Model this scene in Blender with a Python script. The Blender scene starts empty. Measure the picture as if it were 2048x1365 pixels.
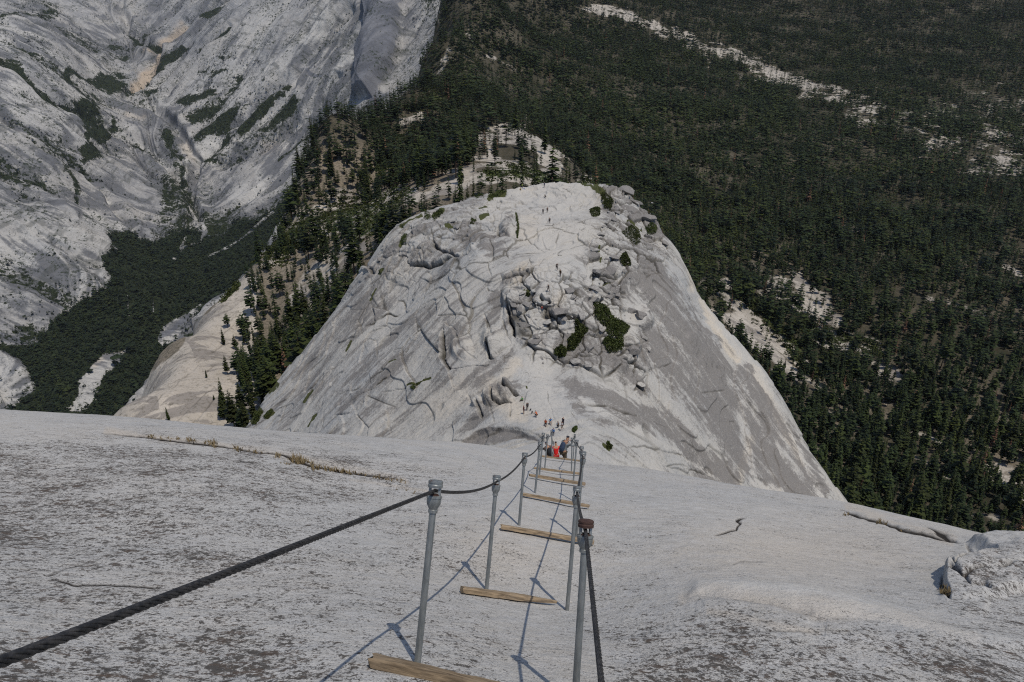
import bpy, bmesh, math, random
import numpy as np
from mathutils import Vector, Matrix
R = math.radians
C = bpy.context.scene.collection
sc = bpy.context.scene

# ------------------------------------------------------------------ camera, sky, sun, exposure
PITCH = 26.0; FPX = 1400.0
cam_d = bpy.data.cameras.new('camera'); cam = bpy.data.objects.new('camera', cam_d); C.objects.link(cam)
cam_d.sensor_width = 36.0; cam_d.lens = FPX / 2048 * 36.0
cam_d.clip_start = 0.05; cam_d.clip_end = 40000
cam.location = (0, 0, 0); cam.rotation_euler = (R(90 - PITCH), 0, 0)
sc.camera = cam

SUN_VEC = Vector((0.41, -0.275, 1.484)).normalized()
world = bpy.data.worlds.new("World"); sc.world = world; world.use_nodes = True
wn = world.node_tree.nodes; wl = world.node_tree.links
sky = wn.new('ShaderNodeTexSky'); sky.sky_type = 'NISHITA'; sky.sun_disc = False
sky.sun_elevation = math.asin(SUN_VEC.z)
sky.sun_rotation = math.atan2(SUN_VEC.x, SUN_VEC.y)
sky.altitude = 2000; sky.dust_density = 2.5; sky.ozone_density = .4
wl.new(sky.outputs[0], wn['Background'].inputs[0]); wn['Background'].inputs[1].default_value = 0.12
sd = bpy.data.lights.new('sun', 'SUN'); sd.energy = 2.95; sd.angle = R(0.5); sd.color = (1.0, 0.935, 0.825)
so = bpy.data.objects.new('sun', sd); C.objects.link(so); so.location = (0, 0, 50)
so.rotation_euler = SUN_VEC.to_track_quat('Z', 'Y').to_euler()
sc.view_settings.view_transform = 'Standard'; sc.view_settings.look = 'None'
sc.view_settings.gamma = 1.0; sc.view_settings.use_curve_mapping = False
sc.view_settings.exposure = 0.09
sc.cycles.max_bounces = 4; sc.cycles.diffuse_bounces = 2; sc.cycles.glossy_bounces = 2
sc.cycles.volume_bounces = 0; sc.cycles.use_denoising = False
sc.cycles.filter_width = 1.15

# ------------------------------------------------------------------ maths helpers
SP, CP = math.sin(R(PITCH)), math.cos(R(PITCH))
def w2(u, v, d):
    """photo direction and distance along the view axis -> world point (arrays or numbers)"""
    dx = (u - 1024.0) / FPX; dy = (682.5 - v) / FPX
    return dx * d, (CP + dy * SP) * d, (-SP + dy * CP) * d
def P(u, v, d): return Vector(w2(u, v, d))
def proj(p):
    x, y, z = p[..., 0], p[..., 1], p[..., 2]
    dep = y * CP - z * SP; up = y * SP + z * CP
    return x / dep * FPX + 1024, 682.5 - up / dep * FPX, dep

def _h(ix, iy, iz, seed):
    with np.errstate(over='ignore'):
        h = (ix.astype(np.uint32) * np.uint32(374761393) + iy.astype(np.uint32) * np.uint32(668265263)
             + iz.astype(np.uint32) * np.uint32(2147483647) + np.uint32((seed * 974711 + 12345) & 0xffffffff))
        h = (h ^ (h >> np.uint32(13))) * np.uint32(1274126177)
        h = (h ^ (h >> np.uint32(16))) * np.uint32(2246822519)
        h = h ^ (h >> np.uint32(15))
    return h.astype(np.float64) / 4294967295.0
def vnoise(x, y, z, seed=0):
    fx, fy, fz = np.floor(x), np.floor(y), np.floor(z)
    ix, iy, iz = fx.astype(np.int64), fy.astype(np.int64), fz.astype(np.int64)
    tx, ty, tz = x - fx, y - fy, z - fz
    tx = tx * tx * (3 - 2 * tx); ty = ty * ty * (3 - 2 * ty); tz = tz * tz * (3 - 2 * tz)
    r = 0
    for a in (0, 1):
        wx = tx if a else 1 - tx
        for b in (0, 1):
            wy = ty if b else 1 - ty
            for c in (0, 1):
                wz = tz if c else 1 - tz
                r = r + wx * wy * wz * _h(ix + a, iy + b, iz + c, seed)
    return r * 2 - 1
def fbm(x, y, z, octaves=4, seed=0, gain=0.5):
    r = 0; a = 1.0; s = 0
    for o in range(octaves):
        r = r + a * vnoise(x, y, z, seed + o * 17); s += a
        x, y, z = x * 2.03 + 5.1, y * 2.03 + 1.7, z * 2.03 + 9.3; a *= gain
    return r / s
def ridged(x, y, z, octaves=4, seed=0, gain=0.5):
    r = 0; a = 1.0; s = 0
    for o in range(octaves):
        r = r + a * (1 - np.abs(vnoise(x, y, z, seed + o * 17)) * 2); s += a
        x, y, z = x * 2.03 + 5.1, y * 2.03 + 1.7, z * 2.03 + 9.3; a *= gain
    return r / s
def sstep(a, b, x):
    t = np.clip((x - a) / (b - a), 0, 1); return t * t * (3 - 2 * t)

class TPS:
    def __init__(s, pts, ku=1e-3, kl=1.0, lam=1e-4):
        a = np.array(pts, float); s.ku, s.kl = ku, kl
        s.c = np.stack([a[:, 0] * ku, np.log(a[:, 2]) * kl], 1); n = len(a)
        K = s.k(np.linalg.norm(s.c[:, None] - s.c[None], axis=2)) + np.eye(n) * lam
        Pm = np.hstack([np.ones((n, 1)), s.c])
        A = np.block([[K, Pm], [Pm.T, np.zeros((3, 3))]])
        s.w = np.linalg.solve(A, np.concatenate([a[:, 1], np.zeros(3)]))
    @staticmethod
    def k(r): return np.where(r > 1e-9, r * r * np.log(np.maximum(r, 1e-9)), 0)
    def __call__(s, u, d):
        sh = np.shape(u); U = np.ravel(u) * s.ku; L = np.log(np.ravel(d)) * s.kl
        out = np.empty(len(U)); n = len(s.c)
        for i in range(0, len(U), 60000):
            q = slice(i, i + 60000)
            r2 = (U[q, None] - s.c[None, :, 0]) ** 2 + (L[q, None] - s.c[None, :, 1]) ** 2
            out[q] = (0.5 * r2 * np.log(np.maximum(r2, 1e-18))) @ s.w[:n] + s.w[n] + U[q] * s.w[n + 1] + L[q] * s.w[n + 2]
        return out.reshape(sh)

class Crest:
    """a surface nudged so that its skyline passes through the crest points"""
    def __init__(s, F, pts, lo=.55, hi=.95, zero=None, dmin=0, rng=.3):
        s.F = F; a = np.array(sorted(pts)); s.u = a[:, 0]; s.d = a[:, 2]; s.lo, s.hi = lo, hi
        us = np.linspace(s.u[0], s.u[-1], 240); t = np.linspace(-rng, rng, 60)
        ds = np.interp(us, s.u, s.d); vs = np.interp(us, s.u, a[:, 1])
        V = F(np.repeat(us[:, None], 60, 1), ds[:, None] * np.exp(t)[None]); dv = vs - V.min(1)
        if zero: dv = dv * (1 - sstep(zero[0] - 60, zero[0], us) * sstep(zero[1] + 60, zero[1], us))
        k = np.ones(9) / 9; dv = np.convolve(np.pad(dv, 4, mode='edge'), k, 'valid'); s.us, s.dv = us, dv
    def __call__(s, u, d):
        ds = np.interp(u, s.u, s.d); return s.F(u, d) + np.interp(u, s.us, s.dv) * sstep(s.lo, s.hi, d / ds)
def sample_layer(F, us, d0, d1, nv, nd=260, hid=0.12, dk=60.0):
    """vertex grid (columns = us, rows along distance) dense where the surface turns to the viewer"""
    ld = np.linspace(math.log(d0), math.log(d1), nd)
    U, L = np.meshgrid(us, ld, indexing='ij')
    V = F(U, np.exp(L))
    run = np.minimum.accumulate(V, axis=1)
    vis = np.where(V > run + 2.0, hid, 1.0)
    dv = np.abs(np.diff(V, axis=1)) * 0.5 * (vis[:, 1:] + vis[:, :-1]) + dk * np.diff(L, axis=1)
    k = 9; ker = np.ones(k) / k                       # smooth the spacing from column to column
    pad = np.pad(dv, ((k // 2, k // 2), (0, 0)), mode='edge')
    dv = np.apply_along_axis(lambda m: np.convolve(m, ker, 'valid'), 0, pad)
    cum = np.concatenate([np.zeros((len(us), 1)), np.cumsum(dv, axis=1)], axis=1)
    out = np.empty((len(us), nv))
    for i in range(len(us)):
        out[i] = np.interp(np.linspace(0, cum[i, -1], nv), cum[i], ld)
    D = np.exp(out); Ug = np.repeat(us[:, None], nv, 1)
    Vg = F(Ug, D)
    X, Y, Z = w2(Ug, Vg, D)
    return Ug, Vg, D, np.stack([X, Y, Z], -1)

def grid_normals(G):
    a = np.gradient(G, axis=0); b = np.gradient(G, axis=1)
    n = np.cross(a, b); n /= np.maximum(np.linalg.norm(n, axis=-1, keepdims=True), 1e-12)
    return np.where(n[..., 2:3] < 0, -n, n)

def mesh_np(name, verts, faces, mats, attrs=None, smooth=True, parent=None, matidx=None):
    me = bpy.data.meshes.new(name); verts = np.asarray(verts, np.float32).reshape(-1, 3)
    faces = np.asarray(faces, np.int32); nf, k = faces.shape
    me.vertices.add(len(verts)); me.vertices.foreach_set('co', verts.ravel())
    me.loops.add(nf * k); me.loops.foreach_set('vertex_index', faces.ravel())
    me.polygons.add(nf); me.polygons.foreach_set('loop_start', np.arange(0, nf * k, k, dtype=np.int32))
    if smooth: me.polygons.foreach_set('use_smooth', np.ones(nf, bool))
    for m in (mats if isinstance(mats, (list, tuple)) else [mats]): me.materials.append(m)
    if matidx is not None: me.polygons.foreach_set('material_index', np.asarray(matidx, np.int32))
    me.update(calc_edges=True); me.validate()
    for k_, a in (attrs or {}).items():
        a = np.asarray(a, np.float32)
        if a.ndim > 1 and a.shape[-1] == 4:
            at = me.attributes.new(k_, 'FLOAT_COLOR', 'POINT'); at.data.foreach_set('color', a.ravel())
        else:
            at = me.attributes.new(k_, 'FLOAT', 'POINT'); at.data.foreach_set('value', a.ravel())
    o = bpy.data.objects.new(name, me); C.objects.link(o)
    if parent is not None: o.parent = parent
    return o
def grid_faces(nu, nv, flip=False):
    i = np.arange(nu - 1)[:, None] * nv + np.arange(nv - 1)[None]
    f = np.stack([i, i + nv, i + nv + 1, i + 1], -1).reshape(-1, 4)
    return f[:, ::-1] if flip else f

def tag(o, label=None, cat=None, group=None, kind=None):
    if label: o['label'] = label
    if cat: o['category'] = cat
    if group: o['group'] = group
    if kind: o['kind'] = kind
    return o
def empty(name, loc=(0, 0, 0)):
    o = bpy.data.objects.new(name, None); C.objects.link(o); o.location = loc; o.empty_display_size = .1
    return o
def copy_tree(o, parent=None):
    c = o.copy(); C.objects.link(c)
    if parent is not None: c.parent = parent
    for ch in list(o.children): copy_tree(ch, c)
    return c

# ------------------------------------------------------------------ distances to traced lines / polygons (photo directions on the surface)
def seg_dist(u, v, line, wob=None):
    """distance and signed side to a polyline"""
    best = np.full(u.shape, 1e9); side = np.zeros(u.shape); tt = np.zeros(u.shape); n = len(line) - 1
    for i in range(n):
        ax, ay = line[i]; bx, by = line[i + 1]; dx, dy = bx - ax, by - ay; L2 = dx * dx + dy * dy + 1e-9
        t = np.clip(((u - ax) * dx + (v - ay) * dy) / L2, 0, 1)
        qx, qy = u - ax - t * dx, v - ay - t * dy
        d = np.hypot(qx, qy); m = d < best
        best = np.where(m, d, best); side = np.where(m, np.sign(dx * (v - ay) - dy * (u - ax)), side)
        tt = np.where(m, (i + t) / n, tt)
    return best, side, tt
def in_poly(u, v, poly):
    r = np.zeros(u.shape, bool); n = len(poly); j = n - 1
    for i in range(n):
        xi, yi = poly[i]; xj, yj = poly[j]
        c = ((yi > v) != (yj > v)) & (u < (xj - xi) * (v - yi) / (yj - yi + 1e-12) + xi)
        r ^= c; j = i
    return r
def poly_soft(u, v, poly, soft=4.0):
    """1 inside, falling to 0 over soft px outside the outline"""
    p = list(poly); ins = in_poly(u, v, p); d, _, _ = seg_dist(u, v, p + [p[0]])
    sd_ = np.where(ins, d, -d)
    return sstep(-soft, soft, sd_), sd_
def box_idx(u, v, pts, m):
    a = np.array(pts); return np.nonzero((u > a[:, 0].min() - m) & (u < a[:, 0].max() + m) & (v > a[:, 1].min() - m) & (v < a[:, 1].max() + m))
def jag(pts, amp, seed):
    rj = random.Random(seed); out = [pts[0]]
    for (ax, ay), (bx, by) in zip(pts[:-1], pts[1:]):
        n = max(1, int(math.hypot(bx - ax, by - ay) / 9))
        for i in range(1, n + 1):
            t = i / n; e = amp if i < n else amp * .4; out.append((ax + (bx - ax) * t + rj.uniform(-e, e), ay + (by - ay) * t + rj.uniform(-e, e)))
    return out
def carve(U, V, H, M, lines, noise_uv, fine=1.0, amp=0.0):
    """lines: (points, width px, depth m, step m, dark) - groove plus a raised sheet on one side"""
    for pts, w, dep, step, dark in lines:
        idx = box_idx(U, V, pts, 60)
        if len(idx[0]) == 0: continue
        u = U[idx] + noise_uv[0][idx]; v = V[idx] + noise_uv[1][idx]
        if amp: pts = jag(pts, amp, len(pts) + int(pts[0][0]))
        d, s, t = seg_dist(u, v, pts)
        ends = sstep(0, .12, t) * sstep(0, .12, 1 - t)
        ww = w * (0.55 + 0.9 * ends)
        H[idx] -= dep * .38 * fine * np.exp(-(d / (ww * .75)) ** 2) * (.25 + .75 * ends)
        if step:
            sg = np.sign(step); ss = np.where(s * sg > 0, 1.0, 0.0)
            H[idx] += abs(step) * .55 * ss * np.exp(-d / (w * 18)) * sstep(58, 22, d) * ends * .8
        k_ = 1.0 if fine > 1 else np.clip(.45 + 1.5 * vnoise(u * .06, v * .06, u * 0 + len(pts), 3), .0, 1.15)
        M[idx] = np.maximum(M[idx], k_ * dark * np.exp(-(d / (ww * .62)) ** 2) * (.3 + .7 * ends))
# ------------------------------------------------------------------ terrain shapes: (photo x, photo y, distance)
def line_edge(pts, beyond=1.25, drop=60, far=1.9, fdrop=220):
    """crest of a surface: points on the crest and points falling away behind it"""
    out = []
    for u, v, d in pts:
        out += [(u, v, d), (u, v + drop, d * beyond), (u, v + fdrop, d * far)]
    return out

# the near slab
slab_pts = [(835,1325,3.95),(973,1178,6.9),(1038,1052,9.9),(1070,987,13.0),(1078,951,16.3),(1089,936,20.0),(1104,915,25),
 (1150,1400,3.72),(1135,1217,6.8),(1153,1078,9.8),(1158,1008,12.9),(1147,963,16.3),(1143,943,20),(1146,921,25),
 (1125,936,32),(1112,944,38),(1112,944,46),(1112,936,60),(1115,916,80),(1108,896,100),(1105,884,118),
 (1050,946,40),(1030,950,70),(1200,960,45),(1220,975,80),
 (1000,2300,1.15),(-900,1960,1.1),(-1500,1990,1.1),(2950,2640,1.1),(3400,2700,1.1),(1000,1540,2.7),(2048,1700,2.5),(0,1400,2.75),(-900,1330,2.9),(3000,1800,2.6),
 (0,1000,8.5),(500,1000,9.6),(500,1200,5.1),(250,1150,5.6),(1600,1200,6.4),(1600,1060,12),(1800,1130,9.5),(1400,1060,10.5),
 (-400,950,8.5),(-900,930,8.5),(2500,1250,9),(3000,1370,8),(750,990,11.5),(750,1130,7),(1400,1250,5.6),(2048,1365,4.6)]
slab_pts += line_edge([(-1500,770,22),(-800,785,24),(-300,808,25),(0,820,26),(215,831,26),(500,860,26),(750,874,26),(930,888,27)], drop=70, fdrop=320)
slab_pts += line_edge([(1300,940,26),(1500,975,25),(1700,1005,23),(1950,1064,20),(2048,1085,19),(2500,1170,16),(3100,1290,13)], drop=70, fdrop=330)
F_slab = TPS(slab_pts, kl=0.55, lam=2e-5)
F_slab = Crest(F_slab, [(-1500,770,22),(-800,785,24),(-300,808,25),(0,821,26),(215,832,26),(500,861,26),(750,875,26),(930,889,27),(1000,895,27),(1250,935,26),(1300,941,26),(1500,976,25),(1700,1006,23),(1950,1065,20),(2048,1086,19),(2500,1170,16),(3100,1290,13)], .35, .9, (960, 1220))

# the rounded dome with its saddle
def nv_(u, v, d): return (u, v, d)
dome_pts = [(1100,925,92),(1100,900,100),(1100,855,122),(1100,780,134),(1100,740,140),(1100,680,145),(1100,620,149),(1100,577,153),(1100,500,173),(1100,440,198),(1100,400,222),
 (1000,600,155),(1000,700,145),(1000,800,133),(1000,480,180),(900,600,164),(900,700,152),(900,800,140),(900,885,131),(800,800,152),(700,850,156),(600,870,172),
 (700,700,180),(800,600,182),(800,500,197),(600,780,190),(900,480,190),(900,430,212),(1000,420,208),
 (1200,870,118),(1200,800,132),(1200,700,144),(1200,600,156),(1200,500,172),(1200,430,200),(1300,600,167),(1300,700,153),(1300,800,142),(1300,900,129),(1300,950,122),
 (1300,500,190),(1400,700,168),(1400,800,157),(1400,900,146),(1400,990,137),(1500,850,168),(1500,970,153),(1600,1010,160),(1240,450,206),
 (1150,960,86),(1300,1010,112),(900,935,122),(700,915,146),(600,930,160),(1500,1060,140),(1700,1120,150),(450,950,170),(300,1000,190),(1900,1250,165)]
dome_pts += line_edge([(500,850,195),(560,770,205),(620,690,210),(700,590,214),(738,530,216),(790,455,220),(850,420,226),(930,398,232),(1000,380,240),(1080,368,250),(1150,364,256),(1200,370,254),(1240,378,245),(1305,430,226),(1370,520,210),(1390,580,200),(1450,660,194),(1500,720,190),(1560,800,186),(1620,900,180),(1690,1005,172),(1760,1110,165),(430,950,195)], beyond=1.12, drop=60, far=1.5, fdrop=380)
F_dome = TPS(dome_pts, kl=1.6, lam=3e-5)
F_dome = Crest(F_dome, [(500,852,195),(560,772,205),(620,692,210),(700,592,214),(738,532,216),(790,458,220),(850,424,226),(930,402,232),(1000,384,240),(1080,372,250),(1150,368,256),(1200,373,254),(1240,381,245),(1305,432,226),(1370,522,210),(1390,582,200),(1450,661,194),(1500,721,190),(1560,801,186),(1620,901,180),(1690,1005,172)], .7, .97, None, 0, .16)

# the wooded shoulder and the forest slopes
for_pts = [(220,830,330),(300,740,400),(400,650,470),(500,560,540),(560,450,620),(590,385,700),(660,330,800),(750,262,950),(800,200,1150),(845,120,1400),(870,60,1650),(892,0,1900),(905,-80,2300),
 (400,850,300),(500,850,300),(480,700,400),(560,640,430),(620,560,450),(700,500,430),(640,460,520),(740,440,470),(870,400,420),(800,370,520),(700,400,600),(950,350,460),(1040,350,440),(920,300,620),
 (800,300,720),(980,266,760),(1060,280,700),(1125,315,640),(1000,310,600),(1060,350,500),
 (1200,345,900),(1180,300,1000),(1100,250,1050),(1300,400,900),(1400,500,800),(1500,600,720),(1450,700,600),(1600,800,570),(1650,950,470),(1750,1000,440),(2048,1000,440),(2048,1085,390),(1850,1060,405),
 (2048,800,560),(2048,600,740),(1800,600,730),(1800,400,1060),(2048,400,1080),(1500,350,1150),(1500,200,1600),(2048,200,1700),(1200,150,1550),(1180,20,2100),(1400,60,2150),(1560,140,1900),(1760,215,1550),(1500,0,2500),(2048,0,2500),(1800,100,2100),
 (1000,150,1400),(900,220,1150),(1000,60,1900),(1200,-60,2500),(950,200,1180),(2500,-60,2600),(1700,-100,2900),(2500,300,1300),(3200,300,1300),(3200,0,2300),(3200,700,600),(2600,700,620),(3200,1100,400),(2600,1150,370),
 (1900,1250,310),(1500,1100,330),(1100,700,330),(1300,900,320),(2600,1500,240),(1000,1000,250),(500,1000,240),(1500,1400,220),(200,920,290),(0,1100,300),(-200,1300,300),(900,650,330)]
for_pts += [(u, v + 160, d * 1.12) for u, v, d in for_pts[:13]] + [(u - 60, v + 420, d * 1.3) for u, v, d in for_pts[:13:2]]
F_for = TPS(for_pts, kl=1.0, lam=1e-4)

# the canyon and its walls
can_pts = [(0,780,1850),(100,820,1750),(200,700,2000),(130,760,1850),(300,600,2350),(350,520,2700),(420,470,2900),(480,520,2600),(560,450,2800),(300,800,1850),(400,700,2100),
 (230,490,2650),(210,560,2300),(150,640,2150),(60,690,2000),(0,730,1900),(0,600,2100),(0,400,2500),(100,450,2480),(0,200,3000),(100,300,2900),(-150,500,2200),(-150,300,2600),
 (160,400,2800),(0,50,3700),(120,140,3600),(230,300,3500),(320,330,3450),(380,400,3300),(390,340,3500),(300,230,3900),(230,180,4100),(330,210,4100),(320,110,4700),(300,60,5100),(200,60,5000),(100,30,4700),(0,0,4500),(350,0,5300),
 (450,260,3600),(400,160,4000),(500,150,3850),(450,50,4200),(600,100,3700),(550,250,3450),(500,360,3250),(560,380,3100),(650,250,3300),(700,120,3400),(600,0,4000),(745,0,3600),(830,0,3400),(740,130,3250),(740,210,3050),(820,130,3100),(900,60,3000),(620,330,3000),(860,-40,3300),(600,-100,4600),(200,-120,6200),(-200,-60,5200),(900,-100,3600),
 (700,300,2800),(-400,800,1700),(-400,200,3000),(-400,0,4000),(0,900,1500),(300,950,1500),(700,500,2400),(1000,200,2900),(1000,-50,3500),(1200,100,3200),(700,700,1800),(1000,500,2200)]
F_can = TPS(can_pts, kl=1.2, lam=4e-4)
# ------------------------------------------------------------------ materials
class NT:
    def __init__(s, name, rough=0.9, spec=0.2):
        s.m = bpy.data.materials.new(name); s.m.use_nodes = True; s.t = s.m.node_tree
        s.b = s.t.nodes['Principled BSDF']; s.b.inputs['Roughness'].default_value = rough
        s.b.inputs['Specular IOR Level'].default_value = spec
        s.tc = s.t.nodes.new('ShaderNodeTexCoord').outputs['Object']
    def n(s, kind, **kw):
        x = s.t.nodes.new(kind)
        for k, v in kw.items(): setattr(x, k, v)
        return x
    def put(s, sock, val):
        if isinstance(val, bpy.types.NodeSocket): s.t.links.new(val, sock)
        else:
            try: sock.default_value = val
            except Exception: sock.default_value = (*val, 1.0) if len(val) == 3 else val
    def scale(s, vec, sx, sy, sz, rot=(0, 0, 0)):
        x = s.n('ShaderNodeMapping'); s.put(x.inputs[0], vec); x.inputs['Scale'].default_value = (sx, sy, sz)
        x.inputs['Rotation'].default_value = rot; return x.outputs[0]
    def noise(s, sc_, det=4, rough=0.55, vec=None, dist=0.0, out=0):
        x = s.n('ShaderNodeTexNoise'); s.put(x.inputs['Vector'], vec if vec is not None else s.tc)
        x.inputs['Scale'].default_value = sc_; x.inputs['Detail'].default_value = det
        x.inputs['Roughness'].default_value = rough; x.inputs['Distortion'].default_value = dist
        return x.outputs[out]
    def voro(s, sc_, feature='F1', vec=None, rnd=1.0):
        x = s.n('ShaderNodeTexVoronoi'); x.feature = feature; s.put(x.inputs['Vector'], vec if vec is not None else s.tc)
        x.inputs['Scale'].default_value = sc_; x.inputs['Randomness'].default_value = rnd; return x.outputs['Distance']
    def rng(s, val, a, b, c=0.0, d=1.0, smooth=True):
        x = s.n('ShaderNodeMapRange'); x.interpolation_type = 'SMOOTHSTEP' if smooth else 'LINEAR'
        s.put(x.inputs['Value'], val)
        for k, q in zip(('From Min', 'From Max', 'To Min', 'To Max'), (a, b, c, d)): s.put(x.inputs[k], q)
        return x.outputs[0]
    def mt(s, op, a, b=0.0, clamp=False):
        x = s.n('ShaderNodeMath', operation=op); x.use_clamp = clamp
        s.put(x.inputs[0], a); s.put(x.inputs[1], b); return x.outputs[0]
    def mix(s, f, a, b, mode='MIX'):
        x = s.n('ShaderNodeMix', data_type='RGBA', blend_type=mode)
        s.put(x.inputs[0], f); s.put(x.inputs[6], a); s.put(x.inputs[7], b); return x.outputs[2]
    def attr(s, name, out='Fac'):
        x = s.n('ShaderNodeAttribute'); x.attribute_name = name; return x.outputs[out]
    def chans(s, name):
        x = s.n('ShaderNodeSeparateColor'); s.put(x.inputs[0], s.attr(name, 'Color')); return x.outputs[0], x.outputs[1], x.outputs[2], s.attr(name, 'Alpha')
    def bump(s, h, dist=0.1, strength=1.0, prev=None):
        x = s.n('ShaderNodeBump'); s.put(x.inputs['Height'], h); x.inputs['Distance'].default_value = dist
        x.inputs['Strength'].default_value = strength
        if prev is not None: s.put(x.inputs['Normal'], prev)
        return x.outputs[0]
    def done(s, col, normal=None, rough=None):
        s.put(s.b.inputs['Base Color'], col)
        if normal is not None: s.put(s.b.inputs['Normal'], normal)
        if rough is not None: s.put(s.b.inputs['Roughness'], rough)
        return s.m

def mat_slab():
    k = NT('granite_near', .85, .25)
    st, wm, vg, lt = k.chans('mask')
    fl = k.scale(k.tc, 1, 1, 1)
    big = k.noise(.55, 5, .6)
    mid = k.noise(5.0, 6, .65)
    base = k.mix(k.rng(big, .35, .68), (.385, .377, .36), (.45, .424, .385))
    base = k.mix(k.rng(mid, .3, .75, 0, .75), base, (.52, .515, .51))
    base = k.mix(k.mt('MULTIPLY', wm, .8), base, (.55, .47, .375)); base = k.mix(k.mt('MULTIPLY', lt, .7), base, (.60, .59, .565)); base = k.mix(k.rng(st, .6, 1.1, 0, .3), base, (.58, .565, .54))
    # crystal grain
    g = k.noise(150, 2, .7); base = k.mix(k.rng(g, .45, .62, 0, .55), base, (.19, .18, .17)); g4 = k.noise(38, 3, .75); base = k.mix(k.rng(g4, .52, .70, 0, .5), base, (.24, .225, .205)); base = k.mix(k.rng(g4, .46, .30, 0, .3), base, (.60, .57, .52))
    g2 = k.noise(95, 2, .6); base = k.mix(k.rng(g2, .6, .72, 0, .5), base, (.66, .65, .63))
    # dark lichen flecks, dense where the stain mask is high
    wide = k.noise(1.3, 4, .6)
    dens = k.mt('ADD', k.mt('ADD', k.mt('MULTIPLY', st, .11), k.mt('MULTIPLY', k.mt('SUBTRACT', wide, .5), .26)), k.mt('MULTIPLY', k.mt('SUBTRACT', k.noise(6.5, 4, .7), .5), .28))
    flv = k.scale(k.tc, 1.0, .62, 1.0)
    f1 = k.noise(19, 5, .75, vec=flv, dist=.4)
    th = k.mt('SUBTRACT', .655, dens)
    f = k.rng(k.mt('SUBTRACT', f1, th), 0.0, .05)
    base = k.mix(k.mt('MULTIPLY', f, .93), base, (.056, .049, .043))
    f3 = k.noise(48, 3, .75, vec=flv); th3 = k.mt('SUBTRACT', .635, k.mt('MULTIPLY', dens, .8))
    base = k.mix(k.mt('MULTIPLY', k.rng(k.mt('SUBTRACT', f3, th3), 0.0, .05), .85), base, (.075, .066, .058))
    f2 = k.noise(9, 6, .8, dist=.3); th2 = k.mt('SUBTRACT', .70, k.mt('MULTIPLY', dens, 1.0))
    base = k.mix(k.mt('MULTIPLY', k.rng(k.mt('SUBTRACT', f2, th2), 0.0, .04), .85), base, (.085, .062, .048))
    crk = k.attr('crack'); base = k.mix(k.mt('MINIMUM', k.mt('MULTIPLY', crk, 1.5), 1.0), base, (.022, .017, .013))
    hgt = k.mt('ADD', k.mt('MULTIPLY', k.noise(22, 5, .7), 1.0), k.mt('MULTIPLY', k.noise(90, 3, .7), .45))
    nb = k.bump(hgt, .016, .9); nb = k.bump(k.noise(3.2, 5, .6), .10, .55, nb)
    return k.done(base, nb)

def mat_dome():
    k = NT('granite_dome', .9, .15)
    st, wm, vg, lt = k.chans('mask'); sk = k.attr('streak')
    big = k.noise(.035, 5, .6); mid = k.noise(.35, 5, .65); fine = k.noise(2.6, 4, .75)
    base = k.mix(k.rng(big, .35, .65), (.315, .315, .31), (.40, .375, .335))
    base = k.mix(k.rng(mid, .35, .72, 0, .8), base, (.40, .385, .36))
    base = k.mix(wm, base, (.53, .455, .355))
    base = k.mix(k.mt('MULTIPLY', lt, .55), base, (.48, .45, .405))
    gr = k.mt('ADD', k.mt('MULTIPLY', k.mt('SUBTRACT', fine, .5), 1.3), k.mt('MULTIPLY', k.mt('SUBTRACT', k.noise(.9, 5, .75), .5), 1.1))
    d = k.mt('ADD', k.mt('MULTIPLY', sk, .55), gr)
    f = k.rng(k.mt('ADD', d, k.mt('SUBTRACT', k.mt('MULTIPLY', st, 1.2), .52)), -.25, .5, 0, .84)
    base = k.mix(f, base, (.145, .133, .125))
    base = k.mix(k.rng(fine, .52, .68, 0, .38), base, (.15, .145, .14))
    base = k.mix(k.rng(k.noise(5.5, 2, .6), .55, .7, 0, .3), base, (.62, .60, .56))
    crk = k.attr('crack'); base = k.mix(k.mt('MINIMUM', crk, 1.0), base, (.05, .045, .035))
    base = k.mix(k.rng(k.mt('ADD', vg, k.mt('MULTIPLY', k.mt('SUBTRACT', fine, .5), .8)), .45, .6), base, (.055, .06, .022))
    h = k.mt('ADD', k.noise(.9, 6, .7), k.mt('MULTIPLY', sk, .35))
    nb = k.bump(h, .55, .6); nb = k.bump(k.noise(.22, 4, .6), 1.0, .4, nb)
    return k.done(base, nb)

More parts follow.
